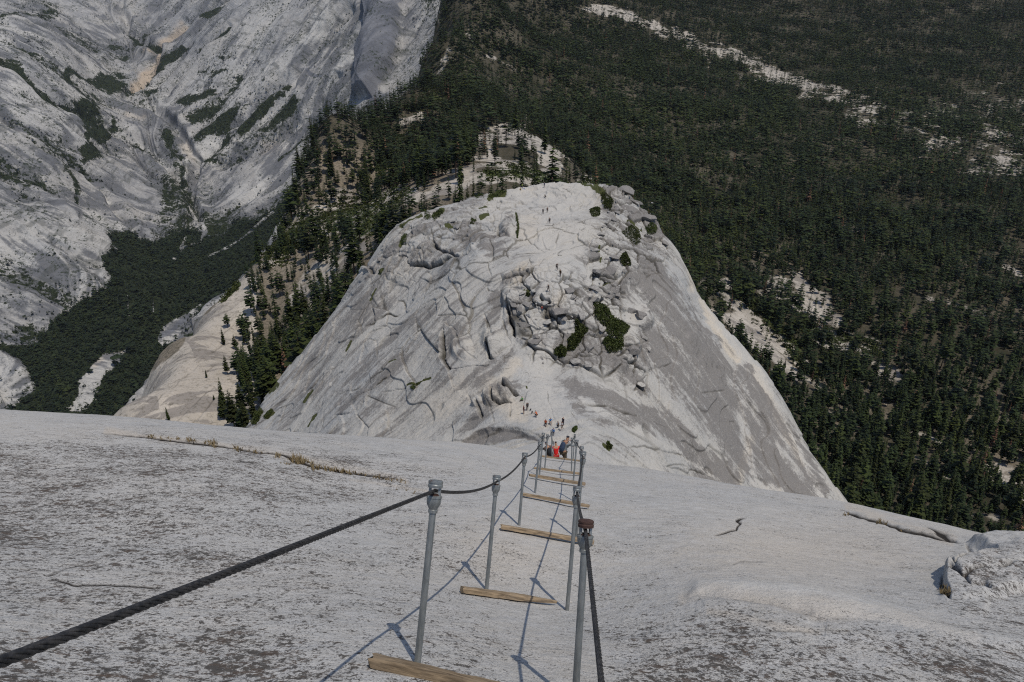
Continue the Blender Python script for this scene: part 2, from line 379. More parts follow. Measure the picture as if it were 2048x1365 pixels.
def mat_canyon():
    k = NT('granite_canyon', .95, .1)
    st, wm, vg, lt = k.chans('mask'); sk = k.attr('streak')
    big = k.noise(.0035, 5, .6); mid = k.noise(.03, 6, .7); fine = k.noise(.14, 4, .8)
    base = k.mix(k.rng(big, .35, .65), (.225, .225, .23), (.33, .315, .295))
    base = k.mix(k.rng(mid, .42, .7, 0, .7), base, (.43, .42, .40))
    base = k.mix(wm, base, (.42, .33, .24))
    base = k.mix(k.mt('MULTIPLY', lt, .75), base, (.50, .485, .455))
    d = k.mt('ADD', k.mt('MULTIPLY', sk, .95), k.mt('MULTIPLY', k.mt('SUBTRACT', mid, .5), .9))
    f = k.rng(k.mt('ADD', k.mt('ADD', d, k.mt('MULTIPLY', k.mt('SUBTRACT', fine, .5), 1.5)), k.mt('SUBTRACT', k.mt('MULTIPLY', st, .95), .45)), -.25, .55, 0, .88)
    base = k.mix(f, base, (.105, .108, .118))
    base = k.mix(k.rng(fine, .5, .7, 0, .5), base, (.11, .12, .13))
    crk = k.attr('crack'); base = k.mix(k.mt('MINIMUM', crk, 1.0), base, (.05, .055, .05))
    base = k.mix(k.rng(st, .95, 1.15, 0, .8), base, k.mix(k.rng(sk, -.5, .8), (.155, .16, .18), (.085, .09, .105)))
    zz = k.scale(k.tc, 1, 1, .45)
    for q_, w_, a_ in ((.012, .010, .75), (.035, .014, .6)):
        n_ = k.noise(q_, 4, .55, vec=zz, dist=.8); ln = k.rng(k.mt('ABSOLUTE', k.mt('SUBTRACT', n_, .5)), w_, 0.0)
        gate = k.rng(k.noise(q_ * .35, 2, .5), .46, .6); base = k.mix(k.mt('MULTIPLY', k.mt('MULTIPLY', ln, gate), a_), base, (.05, .055, .055))
    # scattered brush on ledges, and the solid green of the gullies
    br = k.noise(.075, 5, .75, dist=.5)
    bz = k.rng(k.noise(.006, 4, .6), .40, .62, .53, .66)
    sc1 = k.rng(k.mt('SUBTRACT', br, bz), 0.0, .03, 0, .9)
    base = k.mix(sc1, base, (.03, .038, .024))
    vz = k.rng(k.mt('ADD', vg, k.mt('MULTIPLY', k.mt('SUBTRACT', k.noise(.035, 6, .8), .5), 2.4)), .40, .52)
    gcol = k.mix(k.rng(k.noise(.09, 4, .8), .35, .65), (.008, .012, .007), (.030, .038, .018))
    base = k.mix(vz, base, gcol)
    h = k.mt('ADD', k.mt('MULTIPLY', k.noise(.05, 7, .75), .6), k.mt('MULTIPLY', sk, .9))
    nb = k.bump(h, 8.0, .7)
    return k.done(base, nb)

def mat_forest_floor():
    k = NT('forest_ground', .95, .1)
    st, wm, vg, lt = k.chans('mask'); sk = k.attr('streak')
    mid = k.noise(.05, 6, .7); fine = k.noise(.35, 5, .75)
    soil = k.mix(k.rng(mid, .35, .65), (.014, .016, .009), (.042, .036, .023)); soil = k.mix(wm, soil, (.31, .26, .205))
    rock = k.mix(k.rng(mid, .35, .7), (.31, .285, .25), (.46, .42, .37))
    rock = k.mix(k.mt('MULTIPLY', wm, .6), rock, (.46, .40, .33))
    rock = k.mix(k.rng(k.mt('ADD', sk, k.mt('MULTIPLY', k.mt('SUBTRACT', fine, .5), .6)), -.05, .5, 0, .75), rock, (.20, .18, .165))
    vv = k.rng(k.mt('ADD', lt, k.mt('MULTIPLY', k.mt('SUBTRACT', k.noise(.06, 5, .7), .5), .9)), .38, .58)
    rock = k.mix(k.rng(fine, .50, .68, 0, .6), rock, (.085, .072, .05)); rock = k.mix(k.rng(k.noise(1.1, 4, .75), .52, .68, 0, .45), rock, (.07, .07, .04))
    soil = k.mix(k.rng(k.noise(.6, 4, .75), .46, .62, 0, .6), soil, (.022, .026, .012))
    base = k.mix(vv, soil, rock)
    crk = k.attr('crack'); base = k.mix(k.mt('MINIMUM', crk, 1.0), base, (.06, .05, .035))
    vz = k.rng(k.mt('ADD', vg, k.mt('MULTIPLY', k.mt('SUBTRACT', k.noise(.12, 5, .7), .5), 1.3)), .46, .56)
    base = k.mix(vz, base, k.mix(k.rng(fine, .35, .65), (.03, .042, .014), (.07, .085, .03)))
    nb = k.bump(k.noise(.25, 6, .7), 1.6, .7)
    return k.done(base, nb)

def mat_leaf(name, a, b, scl, trans=0.0):
    k = NT(name, .75, .15)
    t = k.attr('tint'); n = k.noise(scl, 3, .6)
    info = k.n('ShaderNodeObjectInfo').outputs['Random']
    f = k.mt('ADD', k.mt('MULTIPLY', t, .7), k.mt('MULTIPLY', n, .35))
    c = k.mix(k.rng(f, .15, .95), a, b)
    hu = k.attr('hue'); c = k.mix(k.rng(hu, .6, 1.0, 0, .6, False), c, tuple(x * q for x, q in zip(b, (1.5, 1.2, .8)))); c = k.mix(k.rng(hu, .45, .0, 0, .45, False), c, tuple(x * .55 for x in b))
    hs = k.n('ShaderNodeHueSaturation'); k.put(hs.inputs['Color'], c)
    k.put(hs.inputs['Value'], k.rng(info, 0, 1, .65, 1.4, False)); k.put(hs.inputs['Hue'], k.rng(info, 0, 1, .49, .515, False))
    return k.done(hs.outputs[0])
def mat_simple(name, col, rough=.8, metal=0.0, spec=.3, var=0.0, scl=8.0, dark=None, bump=0.0):
    k = NT(name, rough, spec); k.b.inputs['Metallic'].default_value = metal
    n = k.noise(scl, 5, .65)
    c = k.mix(k.rng(n, .35, .7, 0, 1), col, dark or tuple(x * (1 - var) for x in col))
    return k.done(c, k.bump(n, bump, .8) if bump else None)
def mat_steel():
    k = NT('galvanised_steel', .5, .5); k.b.inputs['Metallic'].default_value = .55
    v = k.scale(k.tc, 1, 1, .18)
    n = k.noise(30, 5, .7, vec=v); n2 = k.noise(7, 4, .6)
    c = k.mix(k.rng(n, .3, .7), (.15, .165, .17), (.27, .28, .275))
    c = k.mix(k.rng(n2, .5, .72, 0, .7), c, (.085, .09, .088))
    c = k.mix(k.rng(k.noise(14, 5, .7), .66, .74, 0, .8), c, (.16, .07, .035))
    return k.done(c, k.bump(n, .002, .6), k.rng(n2, .3, .7, .38, .62))
def mat_rust():
    k = NT('rusty_steel', .75, .3); k.b.inputs['Metallic'].default_value = .25
    n = k.noise(40, 5, .7)
    return k.done(k.mix(k.rng(n, .3, .7), (.045, .025, .021), (.085, .048, .038)), k.bump(n, .003, .8))
def mat_wood():
    k = NT('weathered_wood', .8, .2)
    g = k.scale(k.tc, 3.0, 34, 34)
    w = k.noise(1.0, 6, .65, vec=g, dist=1.2); big = k.noise(2.2, 3, .6)
    ring = k.scale(k.tc, 1.4, 20, 20); w2_ = k.noise(1.6, 3, .5, vec=ring, dist=2.5)
    c = k.mix(k.rng(w, .32, .66), (.10, .072, .045), (.30, .225, .145))
    c = k.mix(k.rng(w2_, .45, .6, 0, .55), c, (.36, .27, .175))
    c = k.mix(k.rng(big, .4, .7, 0, .55), c, (.15, .125, .10))
    info = k.n('ShaderNodeObjectInfo').outputs['Random']
    hs = k.n('ShaderNodeHueSaturation'); k.put(hs.inputs['Color'], c); k.put(hs.inputs['Value'], k.rng(info, 0, 1, .8, 1.15, False))
    return k.done(hs.outputs[0], k.bump(w, .006, 1.0))
def mat_rope():
    k = NT('dark_wire_rope', .5, .4); k.b.inputs['Metallic'].default_value = .4
    n = k.noise(60, 4, .6)
    return k.done(k.mix(k.rng(n, .35, .7), (.022, .022, .024), (.065, .06, .058)), k.bump(k.noise(400, 2, .5), .0008, .7))

M = dict(slab=mat_slab(), dome=mat_dome(), canyon=mat_canyon(), floor=mat_forest_floor(),
         pine=mat_leaf('pine_needles', (.010, .015, .005), (.044, .055, .012), .25),
         pine_far=mat_leaf('conifer_needles', (.003, .006, .002), (.027, .036, .010), .02),
         pine_dead=mat_leaf('dead_needles', (.07, .035, .022), (.18, .095, .06), .3),
         canyon_leaf=mat_leaf('canyon_leaves', (.004, .007, .003), (.019, .028, .011), .012),
         shrub=mat_leaf('shrub_leaves', (.010, .018, .004), (.085, .105, .028), 1.2),
         dry=mat_leaf('dry_grass', (.13, .09, .045), (.34, .27, .15), 6.0),
         bark=mat_simple('bark', (.10, .065, .045), .95, 0, .1, .5, 3.0, bump=.05),
         steel=mat_steel(), rust=mat_rust(), wood=mat_wood(), rope=mat_rope())
# ------------------------------------------------------------------ build the ground sheets
def cols(a, b, n, margin=900, extra=60):
    """photo columns: dense between a and b, sparse outside"""
    l = a - margin * (np.linspace(1, 0, extra, endpoint=False) ** 1.6); r = b + margin * (np.linspace(0, 1, extra + 1)[1:] ** 1.6)
    return np.concatenate([l, np.linspace(a, b, n), r])
def lic(noise, G, N, steps=18):
    """smear noise along the fall line of the surface"""
    dx = N[..., 0]; dy = N[..., 1]; l = np.hypot(dx, dy) + 1e-9; dx, dy = dx / l, dy / l
    a = np.gradient(G[..., :2], axis=0); b = np.gradient(G[..., :2], axis=1)
    det = a[..., 0] * b[..., 1] - a[..., 1] * b[..., 0]; det = np.where(np.abs(det) < 1e-9, 1e-9, det)
    di = (dx * b[..., 1] - dy * b[..., 0]) / det; dj = (a[..., 0] * dy - a[..., 1] * dx) / det
    l = np.hypot(di, dj) + 1e-12; di, dj = di / l, dj / l
    I, J = np.meshgrid(np.arange(G.shape[0], dtype=float), np.arange(G.shape[1], dtype=float), indexing='ij')
    acc = noise.copy(); w = 1.0; ni, nj = G.shape[:2]
    for sgn in (1, -1):
        i, j = I.copy(), J.copy()
        for s in range(steps):
            ii = np.clip(np.rint(i).astype(int), 0, ni - 1); jj = np.clip(np.rint(j).astype(int), 0, nj - 1)
            i += sgn * di[ii, jj]; j += sgn * dj[ii, jj]
            ii = np.clip(np.rint(i).astype(int), 0, ni - 1); jj = np.clip(np.rint(j).astype(int), 0, nj - 1)
            acc += noise[ii, jj]
        w += steps
    acc /= w; acc -= acc.mean(); return acc / (acc.std() * 2.2)
def stroke(U, V, ARR, lines, wob):
    """lines: (points, half width px, amount) painted as real mineral colour variation on the rock"""
    for pts, w, amt in lines:
        idx = box_idx(U, V, pts, w * 3 + 10)
        if len(idx[0]) == 0: continue
        d, s, t = seg_dist(U[idx] + wob[0][idx] * w * .25, V[idx] + wob[1][idx] * w * .25, pts)
        ARR[idx] = np.maximum(ARR[idx], amt * sstep(w * 1.5, w * .3, d))
def patch(U, V, ARR, polys, soft, wob, amt=1.0):
    for p in polys:
        idx = box_idx(U, V, p, soft * 3 + 10)
        if len(idx[0]) == 0: continue
        a, sd_ = poly_soft(U[idx] + wob[0][idx], V[idx] + wob[1][idx], p, soft)
        ARR[idx] = np.maximum(ARR[idx], a * amt)
def zm(x0, y0, s, pts): return [(x0 + x / s, y0 + y / s) for x, y in pts]
LAY = {}
def finish(name, U, V, G, N, H, mask, crack, mat, streak=None, kind='structure'):
    G2 = G + N * H[..., None]
    at = {'mask': np.stack([mask[k] for k in 'swvl'], -1).reshape(-1, 4), 'crack': crack.ravel()}
    if streak is not None: at['streak'] = streak.ravel()
    o = mesh_np(name, G2, grid_faces(*G.shape[:2], True), M[mat], at); tag(o, kind=kind)
    pu, pv, pd = proj(G2); LAY[name] = dict(u=pu, v=pv, d=pd, G=G2, N=N)
    return o
def snap(name, u, v, back=False):
    """point of the sheet seen in photo direction u, v"""
    L = LAY[name]; e = np.hypot(L['u'] - u, L['v'] - v); m = e < max(4.0, e.min() * 1.5)
    ids = np.nonzero(m); k = np.argmin(L['d'][ids]) if not back else np.argmax(L['d'][ids])
    i, j = ids[0][k], ids[1][k]
    dd = L['d'][i, j]; p = Vector(w2(u, v, dd)); n = Vector(L['N'][i, j]); q = Vector(L['G'][i, j])
    r = p.normalized(); den = r.dot(n)
    if abs(den) > .02:
        t = q.dot(n) / den
        if abs(t - p.length) < .15 * p.length: p = r * t
    return p, n, dd

# ---- near slab
us = cols(-60, 2110, 1500, 1300, 50)
U, V, D, G = sample_layer(F_slab, us, 1.15, 119, 860, dk=90.0)
N = grid_normals(G); X, Y, Z = G[..., 0], G[..., 1], G[..., 2]
wob = (fbm(X * 1.2, Y * 1.2, Z * 0, 3, 5) * 7, fbm(X * 1.2, Y * 1.2, Z * 0 + 7, 3, 9) * 5)
H = fbm(X * .22, Y * .22, Z * 0, 3, 1) * .07 * sstep(1, 8, D) + fbm(X * 1.1, Y * 1.1, Z * 0, 4, 2) * .022 + fbm(X * 7, Y * 7, Z * 0, 3, 3) * .0035
mk = {k: np.zeros(U.shape) for k in 'swvl'}; crack = np.zeros(U.shape)
mk['s'] = .52 + .45 * fbm(X * .35, Y * .35, Z * 0, 4, 33)
mk['s'] += .85 * sstep(1100, 300, U) * sstep(840, 920, V) * (1 - .5 * sstep(1100, 1250, V))
mk['s'] += .75 * sstep(1195, 1290, V + wob[1] * 5 - (U - 1300) * .03) * sstep(1150, 1300, U) + .35 * sstep(1180, 1300, V) * sstep(1100, 900, U)
mk['s'] += .5 * sstep(1850, 1960, U) * sstep(1090, 1130, V)
mk['s'] -= .45 * np.exp(-((U - 1050 - (V - 1000) * .1) / 120) ** 2) * sstep(1330, 1150, V)
mk['s'] -= .35 * np.exp(-((U - 1560) / 260) ** 2 - ((V - 1120) / 90) ** 2)
mk['s'] = np.clip(mk['s'], 0, 1.25)
swell = [(1375, 1190), (1400, 1178), (1500, 1178), (1620, 1190), (1760, 1225), (1880, 1265), (2048, 1290)]
q_, _, _ = seg_dist(U + wob[0], V + wob[1], swell); H += .05 * np.exp(-(q_ / 22) ** 2) * sstep(1365, 1400, U); mk['l'] = .6 * np.exp(-(q_ / 16) ** 2) * sstep(1365, 1400, U) * sstep(-1, .3, fbm(X * 3, Y * 3, Z * 0, 2, 6) ); mk['s'] -= mk['l'] * .8
mk['w'] = np.clip(.55 * np.exp(-((U - 1560) / 300) ** 2 - ((V - 1110) / 70) ** 2) + .3 * np.exp(-((U - 1000) / 150) ** 2 - ((V - 1110) / 60) ** 2) + fbm(X * .5, Y * .5, Z * 0, 3, 44) * .25, 0, 1)
stroke(U, V, mk['w'], [([(215, 862), (300, 873), (430, 886), (560, 912), (700, 940), (815, 963)], 7, .75), ([(700, 962), (800, 975), (870, 985)], 3, .6),
    ([(1370, 1195), (1420, 1180), (1600, 1205), (1800, 1240), (1950, 1290)], 14, .5), ([(1420, 1230), (1560, 1255), (1640, 1262)], 7, .6), ([(1700, 1015), (1790, 1045), (1900, 1080)], 8, .6)], wob)
carve(U, V, H, crack, [
    ([(205, 865), (300, 876), (380, 884), (450, 892), (510, 908), (560, 913), (620, 932), (700, 947), (770, 957), (830, 965)], 1.6, .035, -.02, .9),
    ([(480, 929), (510, 930)], 1.6, .02, 0, .9),
    ([(820, 985), (880, 995)], 1.5, .01, 0, .4),
    ([(95, 1148), (110, 1155), (150, 1168), (200, 1168), (270, 1170), (330, 1175)], 1.8, .014, -.008, .8), ([(95, 1150), (130, 1138), (200, 1118)], 1.5, .008, 0, .5),
    ([(1425, 1066), (1445, 1058), (1470, 1052), (1478, 1040), (1470, 1036), (1492, 1033)], 1.5, .04, .0, 1.0),
    ([(1372, 1200), (1385, 1182), (1420, 1170), (1500, 1172), (1600, 1172), (1740, 1182)], 5, .0, .035, .0),
    ([(1385, 1196), (1440, 1200), (1500, 1204), (1560, 1212), (1640, 1226)], 6, .03, .05, .12),
    ([(1640, 1226), (1760, 1245), (1850, 1268), (1960, 1330)], 9, .02, .04, 0),
    ([(1680, 1020), (1700, 1028), (1760, 1044), (1800, 1058), (1860, 1070), (1925, 1084)], 2.2, .07, -.02, 1.0),  # cracked lip, with the shade under its overhang painted in as crack darkness
    ([(1850, 1052), (1870, 1066), (1905, 1080)], 2.4, .05, 0, 1.0), ([(1460, 1130), (1480, 1120), (1530, 1118)], 1.5, .01, 0, .3), ([(1440, 1268), (1560, 1262), (1640, 1262)], 1.8, .012, 0, .35)], wob, 2.4, 1.0)
# the raised block at the right, with its hollow
blk = [(1932, 1083), (1962, 1100), (1990, 1116), (1955, 1120), (1912, 1124), (1888, 1140), (1886, 1168), (1900, 1196), (1925, 1203), (1990, 1192), (2080, 1180), (2300, 1190), (2900, 1300), (2900, 1150), (2300, 1040), (2048, 1072)]
sb, sdp = poly_soft(U + wob[0] * .5, V + wob[1] * .5, blk, 3)
bn = fbm(X * 2.6, Y * 2.6, Z * 0, 4, 71); H += sstep(-2 + 7 * bn, 8 + 8 * bn, sdp) * (.20 + .10 * bn) * (1 - .9 * sstep(1135, 1205, V - (U - 1890) * .10)) + sstep(6, 90, sdp) * .04
carve(U, V, H, crack, [([(1898, 1150), (1925, 1166), (1945, 1178), (1985, 1184)], 3.5, .2, .12, .8), ([(1905, 1140), (1915, 1150), (1930, 1136), (1975, 1124)], 2.5, .12, .06, .7), ([(1925, 1166), (1960, 1160), (2040, 1150)], 2.2, .08, .04, .5),
    ([(1930, 1085), (1950, 1108), (1990, 1118)], 3, .05, 0, .35), ([(1888, 1145), (1886, 1170), (1902, 1196)], 3, .06, 0, .5)], wob, 2.0)
finish('rock_slab', U, V, G, N, H, mk, crack, 'slab')

0 and print('CRK', crack[(U>400)&(U<700)&(V>880)&(V<960)].max(), ((U>400)&(U<700)&(V>880)&(V<960)&(D<26)).sum())
# ---- dome
us = cols(300, 1780, 1400, 120, 16)
U, V, D, G = sample_layer(F_dome, us, 84, 330, 800, dk=40.0)
N = grid_normals(G); X, Y, Z = G[..., 0], G[..., 1], G[..., 2]
wob = (fbm(X * .5, Y * .5, Z * .5, 4, 5, .7) * 3.2, fbm(X * .5, Y * .5, Z * .5 + 7, 4, 9, .7) * 3.2)
edge = sstep(-20, 40, np.minimum(U - 300, 1780 - U))
H = fbm(X * .03, Y * .03, Z * .03, 3, 1) * 1.3 * sstep(365, 450, V) + fbm(X * .12, Y * .12, Z * .12, 4, 2) * .45 + fbm(X * .7, Y * .7, Z * .7, 3, 3) * .07
q = fbm(X * .045 + .2 * fbm(X * .1, Y * .1, Z * .1, 2, 8), Y * .045, Z * .045, 3, 21) * 4.5 # peeling sheets
fr = q - np.floor(q); H += (np.floor(q) + sstep(.0, .07, fr)) * .38
sheet = np.exp(-((fr - .02) / .03) ** 2)
mk = {k: np.zeros(U.shape) for k in 'swvl'}; crack = np.zeros(U.shape)
crack += .32 * sheet * sstep(.1, .5, fbm(X * .08, Y * .08, Z * .08, 2, 61) + .3)
# blocky crest
blocky = np.zeros(U.shape)
patch(U, V, blocky, [[(1190, 370), (1250, 375), (1320, 440), (1345, 490), (1320, 560), (1250, 560), (1240, 650), (1300, 690), (1290, 790), (1230, 770), (1150, 730), (1060, 720), (1020, 640), (1010, 560), (1060, 540), (1170, 560), (1180, 470), (1215, 430)]], 14, wob)
patch(U, V, blocky, [[(860, 430), (980, 390), (1050, 400), (1010, 480), (930, 500), (860, 520), (800, 560), (740, 560), (800, 450)]], 18, wob, .6)
def voronoi_edge(x, y, z, seed):
    fx, fy, fz = np.floor(x), np.floor(y), np.floor(z); b1 = np.full(x.shape, 9.0); b2 = np.full(x.shape, 9.0); cid = np.zeros(x.shape)
    for a in (-1, 0, 1):
        for b in (-1, 0, 1):
            for c in (-1, 0, 1):
                ix, iy, iz = (fx + a).astype(np.int64), (fy + b).astype(np.int64), (fz + c).astype(np.int64)
                d = np.sqrt((fx + a + _h(ix, iy, iz, seed) - x) ** 2 + (fy + b + _h(ix, iy, iz, seed + 1) - y) ** 2 + (fz + c + _h(ix, iy, iz, seed + 2) - z) ** 2)
                n = d < b1; b2 = np.where(n, b1, np.minimum(b2, d)); cid = np.where(n, _h(ix, iy, iz, seed + 3), cid); b1 = np.where(n, d, b1)
    return b2 - b1, cid
sel = np.nonzero(blocky > .02)
if len(sel[0]):
    x, y, z = X[sel], Y[sel], Z[sel]; wx = fbm(x * .3, y * .3, z * .3, 2, 91) * .9
    e, cid = voronoi_edge(x * .22 + wx * .3, y * .17, z * .22 + wx * .3, 11)
    bl = blocky[sel]; H[sel] += bl * ((cid - .5) * 1.3 + sstep(0, .10, e) * .7 - .4)
    crack[sel] = np.maximum(crack[sel], bl * .85 * sstep(.085, .0, e))
    e2, c2 = voronoi_edge(x * .6 + wx, y * .5, z * .6, 31)
    H[sel] += bl * (sstep(0, .3, e2) * .22 + (c2 - .5) * .25); crack[sel] = np.maximum(crack[sel], bl * .45 * sstep(.06, .0, e2))
    mk['s'][sel] += bl * (cid - .22) * 1.0
A = lambda p: zm(600, 350, 4.096, p)
B = lambda p: zm(1000, 350, 4.096, p)
Cc = lambda p: zm(500, 600, 3.413, p)
E = lambda p: zm(1000, 600, 3.413, p)
pm = sstep(640, 520, V) * sstep(1330, 1200, U) + .8 * sstep(1010, 900, U) * sstep(560, 640, V) + .5 * sstep(1010, 900, U); sel = np.nonzero((pm > .05) & (blocky < .5))
x, y, z = X[sel], Y[sel], Z[sel]; wx = fbm(x * .12, y * .12, z * .12, 3, 191) * 2.2
e3, c3 = voronoi_edge((x + wx) * .10, (y - wx) * .075, z * .10, 41); gt = sstep(-.15, .3, fbm(x * .05, y * .05, z * .05, 3, 192)) * np.clip(pm[sel], 0, 1) * (1 - blocky[sel])
crack[sel] = np.maximum(crack[sel], .75 * gt * sstep(.022, .003, e3)); H[sel] += gt * ((c3 - .5) * .8 + sstep(0, .06, e3) * .18); mk['s'][sel] += gt * (c3 - .5) * .35
